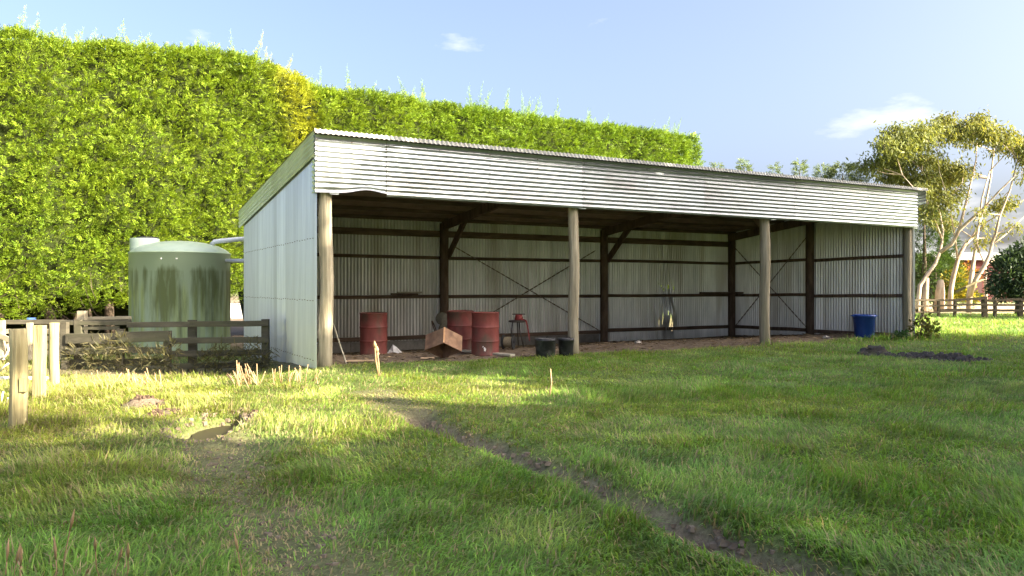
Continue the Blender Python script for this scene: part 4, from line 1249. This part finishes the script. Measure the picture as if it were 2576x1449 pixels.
yb = at_ground(2405, 46)
leafy('yellow_shrub', 'bright yellow-green shrub between the gum trunks', yb, [(px(2395, 715, 46), (.6, .5, .8)), (px(2425, 730, 46), (.5, .5, .6)), (px(2410, 690, 46.5), (.5, .4, .5)), (px(2385, 740, 46), (.5, .4, .4)), (px(2440, 745, 46.5), (.6, .5, .3))], 1500, (.16, .17, .02), (.30, .25, .025), 81, .2)
rb_ = at_ground(2398, 50)
leafy('russet_shrub', 'small russet-leaved shrub below the red barn wall', rb_, [(px(2425, 682, 50), (.5, .5, .5)), (px(2410, 690, 50), (.4, .5, .4)), (px(2450, 690, 50), (.4, .4, .4))], 420, (.22, .09, .02), (.30, .16, .03), 82, .2)
bb = at_ground(2560, 38.5)
t = leafy('macrocarpa_bush', 'dense dark blue-green bush at the right picture edge', bb, [(px(2535, 690, 38.5), (.85, .9, .75)), (px(2560, 660, 38.8), (.8, .9, .65)), (px(2595, 665, 38.5), (1.0, 1, 1.0)), (px(2575, 710, 38.2), (1.1, .9, .6)), (px(2620, 690, 38.5), (1.0, 1, 1.1)), (px(2512, 715, 38.4), (.5, .5, .5)), (px(2530, 735, 38.3), (.7, .6, .4)), (px(2580, 740, 38.3), (.9, .7, .4)), (px(2540, 645, 38.8), (.5, .5, .3)), (px(2522, 662, 38.6), (.4, .4, .3)), (px(2575, 628, 39), (.4, .5, .4)), (px(2600, 618, 39), (.5, .5, .5)), (px(2500, 728, 38.2), (.35, .4, .2))], 9000, (.03, .055, .03), (.05, .085, .045), 83, .22, .16, 'bush')
MB().tube([(0, 0, -.2), (.05, 0, .8), (-.1, 0, 1.6)], [.16, .13, .08], 9).build('trunk', bark, t, True)
# weeds at the end pole and against the fence
for k, (x_, y_, hh, n_, lab, c1, c2) in enumerate(((2312, 852, .75, 150, 'leggy brown and green weed against the right end pole', (.07, .06, .02), (.11, .13, .03)), (2340, 851, .42, 130, 'leafy green weed right of the end pole', (.08, .11, .025), (.16, .19, .04)), (2262, 856, .22, 130, 'low dark green weed at the foot of the end pole', (.03, .08, .025), (.05, .11, .03)))):
    c = grd(x_, y_)
    t = leafy('weed', lab, c, [(c + Vector((0, 0, hh * .35)), (.22, .2, hh * .35)), (c + Vector((.08, 0, hh * .75)), (.14, .14, hh * .25))], n_, c1, c2, 90 + k, .10, .3, 'weed', group='weeds by the end pole')
    m_ = MB()
    for j in range(9): m_.tube([(rng.normal(0, .05), rng.normal(0, .05), 0), (rng.normal(0, .12), rng.normal(0, .1), hh * rng.uniform(.6, 1.05))], [.008, .004], 5, cap=False)
    tag(m_.build('stems', mat('weed_stem', (.12, .08, .05), (.18, .13, .08), scale=9), t), kind='stuff')
# weeds growing through the rail fence
for k, x_ in enumerate((200, 250, 330, 375, 405, 520, 560, 610, 650)):
    Z_ = Zl(x_) - .25 + rng.normal(0, .15)
    c = at_ground(x_, Z_)
    hh = rng.uniform(.35, .75)
    leafy('fence_weed', ['scrubby weed at the left end of the dark fence', 'weed below the wide board of the dark fence', 'weed right of the grey short fence post', 'tangled weed under the tank in front of the fence', 'weed beside the middle fence post', 'weed right of the twin fence posts', 'weed under the lowest fence rail', 'weed right of centre along the low rails', 'weed beside the fence end post near the shed wall'][k],
          c, [(c + Vector((0, 0, hh * .35)), (.28, .18, hh * .4)), (c + Vector((rng.normal(0, .15), 0, hh * .7)), (.16, .12, hh * .3))], int(150 * hh / .5), (.08, .085, .04), (.16, .14, .065), 120 + k, .16, .06, 'weed', group='weeds along the dark fence')

# ------------------------------------------------------------------ trees beyond the frame that shade the foreground
def shade_tree(name, label, b0, v0, rb0, rv0, n_, seed, A0=15.0, holes=(), size=.62, top=None):
    rg = np.random.default_rng(seed)
    g = A0 * SH + b0 * SE
    base = Vector((g[0], g[1], 0))
    t = thing(name, label, 'tree', base, 0, 'shelter trees behind the camera')
    zt = v0 + rv0 * .6
    MB().tube([(0, 0, -.3), (.1, .05, zt * .5), (-.05, 0, zt)], [.3, .22, .08], 9).build('trunk', bark, t, True)
    d = nrm(rg.normal(size=(n_, 3))); rad = rg.uniform(0, 1, (n_, 1)) ** .42
    lob = 1 + .13 * np.sin(d[:, :1] * 7 + seed) * np.cos(d[:, 2:3] * 6 + seed * 2)
    e = d * rad * lob
    bb_ = e[:, 0] * rb0; vv = v0 + e[:, 2] * rv0; dd = e[:, 1] * min(rb0, 3.2)
    k = vv > .6
    for hb, hv, hr1, hr2 in holes:
        w_ = (np.hypot((bb_ + b0 - hb) / hr1, (vv + dd * math.tan(SUN_EL) - hv) / hr2) + rg.normal(0, .12, n_)) < 1
        k &= ~(w_ & (rg.uniform(0, 1, n_) > .05))
    bb_, vv, dd = bb_[k], vv[k], dd[k]
    pos = np.c_[bb_[:, None] * SE + dd[:, None] * SH, vv]
    n2_ = len(pos)
    one = np.array([[0, 0, 0], [.5, .42, .08], [1, 0, -.06], [.5, -.42, .05]])
    c_ = np.array([.12, .17, .05]) * rg.uniform(.6, 1.4, (n2_, 1))
    V, Q, C = scatter([one], pos - 0, nrm(rg.normal(size=(n2_, 3))), rg.uniform(.7, 1.3, n2_) * size, c_, rg)
    tag(link('crown', mesh_np('crown', V, Q, None, C), leaf_mat('shelter_leaf', .5), t), kind='stuff')
    return t


HOLES = [(16.9, 13.95, 2.1, 1.35)]  # gap cut in the unseen crowns so a sun patch reaches the fascia
shade_tree('shelter_tree', 'tall shelter tree behind the camera beside the gap of light', .2, 10.5, 4.8, 8.5, 8500, 201)
shade_tree('shelter_tree', 'shelter tree far behind the camera on the left', -7.0, 10.0, 5.0, 8.5, 6500, 202)
shade_tree('shelter_tree', 'low bushy shelter tree under the gap of light', 6.4, 4.6, 3.2, 5.3, 5200, 203)
shade_tree('shelter_tree', 'second low shelter tree under the gap of light', 10.5, 4.6, 3.3, 5.1, 5200, 204)
shade_tree('shelter_tree', 'tallest shelter tree right of the gap of light', 15.85, 11.0, 5.0, 8.1, 8500, 205, holes=HOLES)
shade_tree('shelter_tree', 'broad shelter tree to the right of the tallest one', 20.5, 7.0, 3.9, 8.2, 6000, 206, holes=HOLES)
shade_tree('shelter_tree', 'last shelter tree of the row at the right', 23.0, 5.2, 2.6, 7.2, 3000, 207)

shade_tree('shelter_tree', 'small unseen tree placed to shade the far fence at right', 41.3, 4.5, 2.1, 4.6, 3000, 208)  # out of view, added so its shade falls on the right-hand fence

# ------------------------------------------------------------------ grass
GV, GQ, GT, GCOL = [], [], [], []
voff = 0


def grass_band(y0, y1, n_, length, width, seed, xlo=None, xhi=None, soil_th=.55):
    global voff
    rg = np.random.default_rng(seed)
    Y = np.sqrt(rg.uniform(y0 ** 2, y1 ** 2, n_)) if xlo is None else rg.uniform(y0, y1, n_)
    X = rg.uniform(-1, 1, n_) * (.72 * Y + 2.2) if xlo is None else rg.uniform(xlo, xhi, n_)
    p = X * D1[0] + Y * D1[1]; q = X * D2[0] + Y * D2[1]
    sm = soil_mask(X, Y)
    clump = fbm(X * 2.2, Y * 2.2, 301, 3)
    keep = (sm + rg.uniform(-.3, .3, n_) < soil_th) & ~((p > PW - .05) & (p < PE + .05) & (q > 14.6) & (q < 20.8)) & (rg.uniform(0, 1, n_) < .35 + 1.1 * clump)
    keep &= ~((Y > 40) & (X > 8))
    X, Y, p, q, sm, clump = X[keep], Y[keep], p[keep], q[keep], sm[keep], clump[keep]
    n = len(X)
    z = ground_h(X, Y)
    tuft = sstep(.5, .75, fbm(X * 1.3, Y * 1.3, 311, 3))
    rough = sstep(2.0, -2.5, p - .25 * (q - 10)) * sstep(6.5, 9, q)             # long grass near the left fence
    edge = np.exp(-((q - 13.4) / .45) ** 2) * sstep(2.5, 4, p)
    Ln = length * rg.uniform(.5, 1.25, n) * (.55 + .6 * tuft + .35 * clump + .6 * rough + .15 * edge) * (1 - .55 * np.clip(sm * 1.6, 0, 1))
    hd = 2 * math.pi * fbm(X * .8, Y * .8, 321, 2) * 1.6 + rg.normal(0, .9, n)
    lean = np.clip(rg.normal(1.15, .36, n) - .2 * tuft, .1, 1.65)
    dx, dy = np.cos(hd), np.sin(hd)
    sx, sy = -dy, dx
    W = width * rg.uniform(.6, 1.3, n)
    b0 = np.c_[X, Y, z - .01]
    m = b0 + np.c_[dx * np.sin(lean * .55) * Ln * .5, dy * np.sin(lean * .55) * Ln * .5, np.cos(lean * .55) * Ln * .5]
    t_ = m + np.c_[dx * np.sin(lean * 1.25) * Ln * .5, dy * np.sin(lean * 1.25) * Ln * .5, np.cos(lean * 1.25) * Ln * .5]
    s = np.c_[sx, sy, 0 * sx] * W[:, None] / 2
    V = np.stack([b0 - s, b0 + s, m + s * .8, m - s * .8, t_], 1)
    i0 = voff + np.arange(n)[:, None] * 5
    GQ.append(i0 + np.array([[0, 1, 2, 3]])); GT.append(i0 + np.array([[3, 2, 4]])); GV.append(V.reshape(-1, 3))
    voff += n * 5
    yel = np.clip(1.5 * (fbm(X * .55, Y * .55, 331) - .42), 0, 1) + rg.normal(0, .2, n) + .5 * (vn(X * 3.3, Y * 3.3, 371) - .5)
    bank = sstep(6.5, 3.5, p) * sstep(5.0, 7.5, q)  # left band where the sun's yellow is put into the blade colour
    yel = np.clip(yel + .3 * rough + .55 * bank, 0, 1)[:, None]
    dry = np.clip((rg.uniform(0, 1, n) < .13 + .45 * np.clip(sm * 1.4, 0, 1) + .14 * rough + .16 * bank + .10 * sstep(.55, .8, fbm(X * 1.7, Y * 1.7, 341))) * 1.0, 0, 1)[:, None]  # random straw blades; the bank share adds to the sunlit band's warm tone
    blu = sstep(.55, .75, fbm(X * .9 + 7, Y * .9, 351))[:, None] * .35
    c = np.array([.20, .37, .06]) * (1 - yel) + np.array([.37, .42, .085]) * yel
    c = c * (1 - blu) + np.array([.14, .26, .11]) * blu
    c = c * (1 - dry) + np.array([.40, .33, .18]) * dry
    fine_ = fbm(X * 4.5, Y * 4.5, 361, 3)[:, None]
    c = c * rg.uniform(.65, 1.35, (n, 1)) * (.55 + .95 * fine_)
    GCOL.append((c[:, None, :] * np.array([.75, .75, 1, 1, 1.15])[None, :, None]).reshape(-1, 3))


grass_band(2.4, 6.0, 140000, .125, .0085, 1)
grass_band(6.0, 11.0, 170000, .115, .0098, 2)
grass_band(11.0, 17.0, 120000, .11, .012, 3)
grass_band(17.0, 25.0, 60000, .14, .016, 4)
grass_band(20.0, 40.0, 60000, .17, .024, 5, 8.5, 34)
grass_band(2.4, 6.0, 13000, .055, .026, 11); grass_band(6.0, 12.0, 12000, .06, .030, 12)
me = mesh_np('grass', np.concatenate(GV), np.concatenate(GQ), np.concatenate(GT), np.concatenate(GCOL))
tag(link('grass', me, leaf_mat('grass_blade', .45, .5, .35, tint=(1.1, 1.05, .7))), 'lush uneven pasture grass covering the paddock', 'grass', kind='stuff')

# loose straw and chips on the shed floor
rg = np.random.default_rng(5)
n_ = 2600
p = rg.uniform(4, 20, n_); q = 13.5 + rg.beta(1.2, 2.4, n_) * 6.8
xy = p[:, None] * D1 + q[:, None] * D2
pos = np.c_[xy, ground_h(xy[:, 0], xy[:, 1]) + .008]
an = rg.uniform(0, 6.28, n_)
one = np.array([[0, 0, 0], [.5, .07, .05], [1, 0, .02], [.5, -.07, .0]])
c_ = np.array([.24, .18, .11]) * rg.uniform(.35, 1.3, (n_, 1))
V, Q, C = scatter([one], pos, np.c_[np.cos(an), np.sin(an), rg.normal(.05, .1, n_)], rg.uniform(.05, .2, n_), c_, rg)
tag(link('straw_litter', mesh_np('straw_litter', V, Q, None, C), leaf_mat('straw', .1)), 'loose straw and wood chips scattered over the shed floor', 'straw', kind='stuff')

# mud clods
rg = np.random.default_rng(6)
def clods(name, label, spots, n_, size, m):
    mb = MB()
    for _ in range(n_):
        c, rx, ry, hh = spots[rg.integers(len(spots))]
        a_, r_ = rg.uniform(0, 6.28), rg.uniform(0, 1) ** .5
        x_, y_ = c[0] + math.cos(a_) * rx * r_, c[1] + math.sin(a_) * ry * r_
        s_ = size * rg.uniform(.4, 1.3)
        ring = [(s_ * rg.uniform(.7, 1.1) * math.cos(k * 1.257), s_ * rg.uniform(.7, 1.1) * math.sin(k * 1.257)) for k in range(5)]
        z_ = H(x_, y_)
        mb.add([(x_ + a, y_ + b_, z_ - .01) for a, b_ in ring] + [(x_ + a * .6 + rg.normal(0, .01), y_ + b_ * .6, z_ + s_ * rg.uniform(.4, .8)) for a, b_ in ring],
               [(k, (k + 1) % 5, 5 + (k + 1) % 5, 5 + k) for k in range(5)] + [(5, 6, 7, 8, 9)])
    return tag(mb.build(name, m), label, 'soil', kind='stuff')


clods('mud_clods', 'dark heap of turned mud in the grass before the blue bin', MUD, 260, .055, mat('black_mud', (.055, .048, .045), (.11, .098, .09), rough=.8, scale=9, bump=.4))
clods('soil_clods', 'broken brown soil around the hole in the grass', [(HOLEB, .28, .36, 0)] + MOLE, 120, .035, mat('brown_soil', (.07, .045, .03), (.15, .10, .07), rough=.95, scale=9, bump=.4))
rutspots = [(RUT[k] + (RUT[k + 1] - RUT[k]) * f, .13, .22, 0) for k in range(len(RUT) - 2) for f in (0., .25, .5, .75)]
clods('rut_clods', 'crumbled soil clods along the long wheel rut', rutspots, 420, .028, mat('rut_soil', (.14, .11, .08), (.26, .21, .15), rough=.95, scale=9, bump=.4))
trkspots = [(TRK[k] + (TRK[k + 1] - TRK[k]) * f, .3, .3, 0) for k in range(len(TRK) - 2) for f in (0., .25, .5, .75)]
clods('track_clods', 'small soil clods along the worn left track', trkspots, 160, .02, MATS['rut_soil'])
rim = [(np.array([HOLE[0] + .30 * math.cos(a_), HOLE[1] + .68 * math.sin(a_)]), .08, .14, 0) for a_ in np.linspace(0, 6.28, 14)]
clods('bank_clods', 'crumbling soil round the rim of the muddy hole', rim, 130, .034, MATS['rut_soil'])
# muddy water in the hole
wv = [(HOLE[0] + .25 * math.cos(a_) * (1 + .22 * math.sin(3 * a_ + 1) + .1 * math.sin(7 * a_)), HOLE[1] + .56 * (1 + .08 * math.sin(5 * a_))  * math.sin(a_), 0) for a_ in np.linspace(0, 2 * math.pi, 60, endpoint=False)]
zw = H(*HOLE) + .15
wm, N, L, P = new_mat('muddy_water')
P.inputs['Base Color'].default_value = (.045, .04, .022, 1); P.inputs['Roughness'].default_value = .45; P.inputs['Specular IOR Level'].default_value = .12
tag(MB().add([(a, b_, zw) for a, b_, _ in wv], [tuple(range(60))]).build('puddle', wm), 'still muddy water at the bottom of the hole', 'water', kind='structure')

# dry cut stems and seed heads
stem_m = mat('dry_stem', (.30, .19, .10), (.46, .32, .18), rough=.8, scale=12)


def stems(name, label, spots, seed, group, r_=.011, head=False):
    rg = np.random.default_rng(seed)
    b0 = grd(*spots[0][:2])
    t = thing(name, label, 'plant', b0, 0, group)
    for (x_, y_, xt, yt) in spots:
        g = grd(x_, y_)
        tp = px(xt, yt, g.y + rg.normal(0, .1))
        mid = g.lerp(tp, .5) + Vector((rg.normal(0, .012), 0, 0))
        sm_ = MB().tube([g - b0 - Vector((0, 0, .03)), mid - b0, tp - b0], [r_, r_ * .9, r_ * .75], 6).build('stem', stem_m, t, True)
        if head:
            d = (tp - mid).normalized()
            MB().tube([tp - b0 - d * .02, tp - b0 + d * .03, tp - b0 + d * .09], [r_ * .8, r_ * 2.2, r_ * .5], 7).build('seed_head', stem_m, sm_, True)
    return t


rs = np.random.default_rng(17)
def fan(x0, x1, yb, n_, h0, h1, lean):
    r_ = []
    for k in range(n_):
        x_ = rs.uniform(x0, x1); hh = rs.uniform(h0, h1)
        r_.append((x_, yb + rs.normal(0, 3), x_ + rs.normal(lean, 10), yb - hh))
    return r_


stems('cut_stem_clump', 'clump of tan cut stems below the shed end wall', fan(590, 655, 968, 30, 14, 62, -6), 1, 'tan cut stems along the sunny bank', .0085)
stems('cut_stem_clump', 'sparse tan cut stems near the shed corner', fan(690, 800, 962, 22, 10, 48, 0), 2, 'tan cut stems along the sunny bank', .008)
stems('cut_stem_clump', 'tan cut stems in front of the dark fence', fan(310, 410, 972, 30, 10, 50, -8), 3, 'tan cut stems along the sunny bank', .0085)
stems('cut_stem_clump', 'leftmost tan cut stems beside the pale posts', fan(215, 300, 970, 20, 10, 48, -4), 4, 'tan cut stems along the sunny bank', .008)
stems('dock_stalk', 'single russet dock stalk in front of the lone drum', [(953, 945, 943, 872), (955, 945, 949, 884), (951, 945, 950, 895)], 5, None, .014, True)
stems('tall_stem', 'single tall dry stem standing in the shaded grass', [(1381, 1000, 1385, 928)], 6, None, .011)
stems('seed_grass', 'dry seed-headed grass stalks low at the left corner', [(8, 1475, 18, 1402), (40, 1475, 42, 1410), (62, 1480, 52, 1415), (128, 1470, 140, 1398), (155, 1475, 178, 1325), (72, 1480, 58, 1440)], 7, 'seed grass in the foreground', .0035, True)
stems('seed_grass', 'dry seed-headed grass stalks at the bottom beside the corner', [(262, 1475, 240, 1380), (285, 1478, 300, 1405), (205, 1470, 218, 1440), (310, 1475, 322, 1400)], 8, 'seed grass in the foreground', .0035, True)
stems('seed_grass', 'lone dry grass stalk low in the shaded grass', [(612, 1465, 597, 1380)], 9, 'seed grass in the foreground', .0035, True)
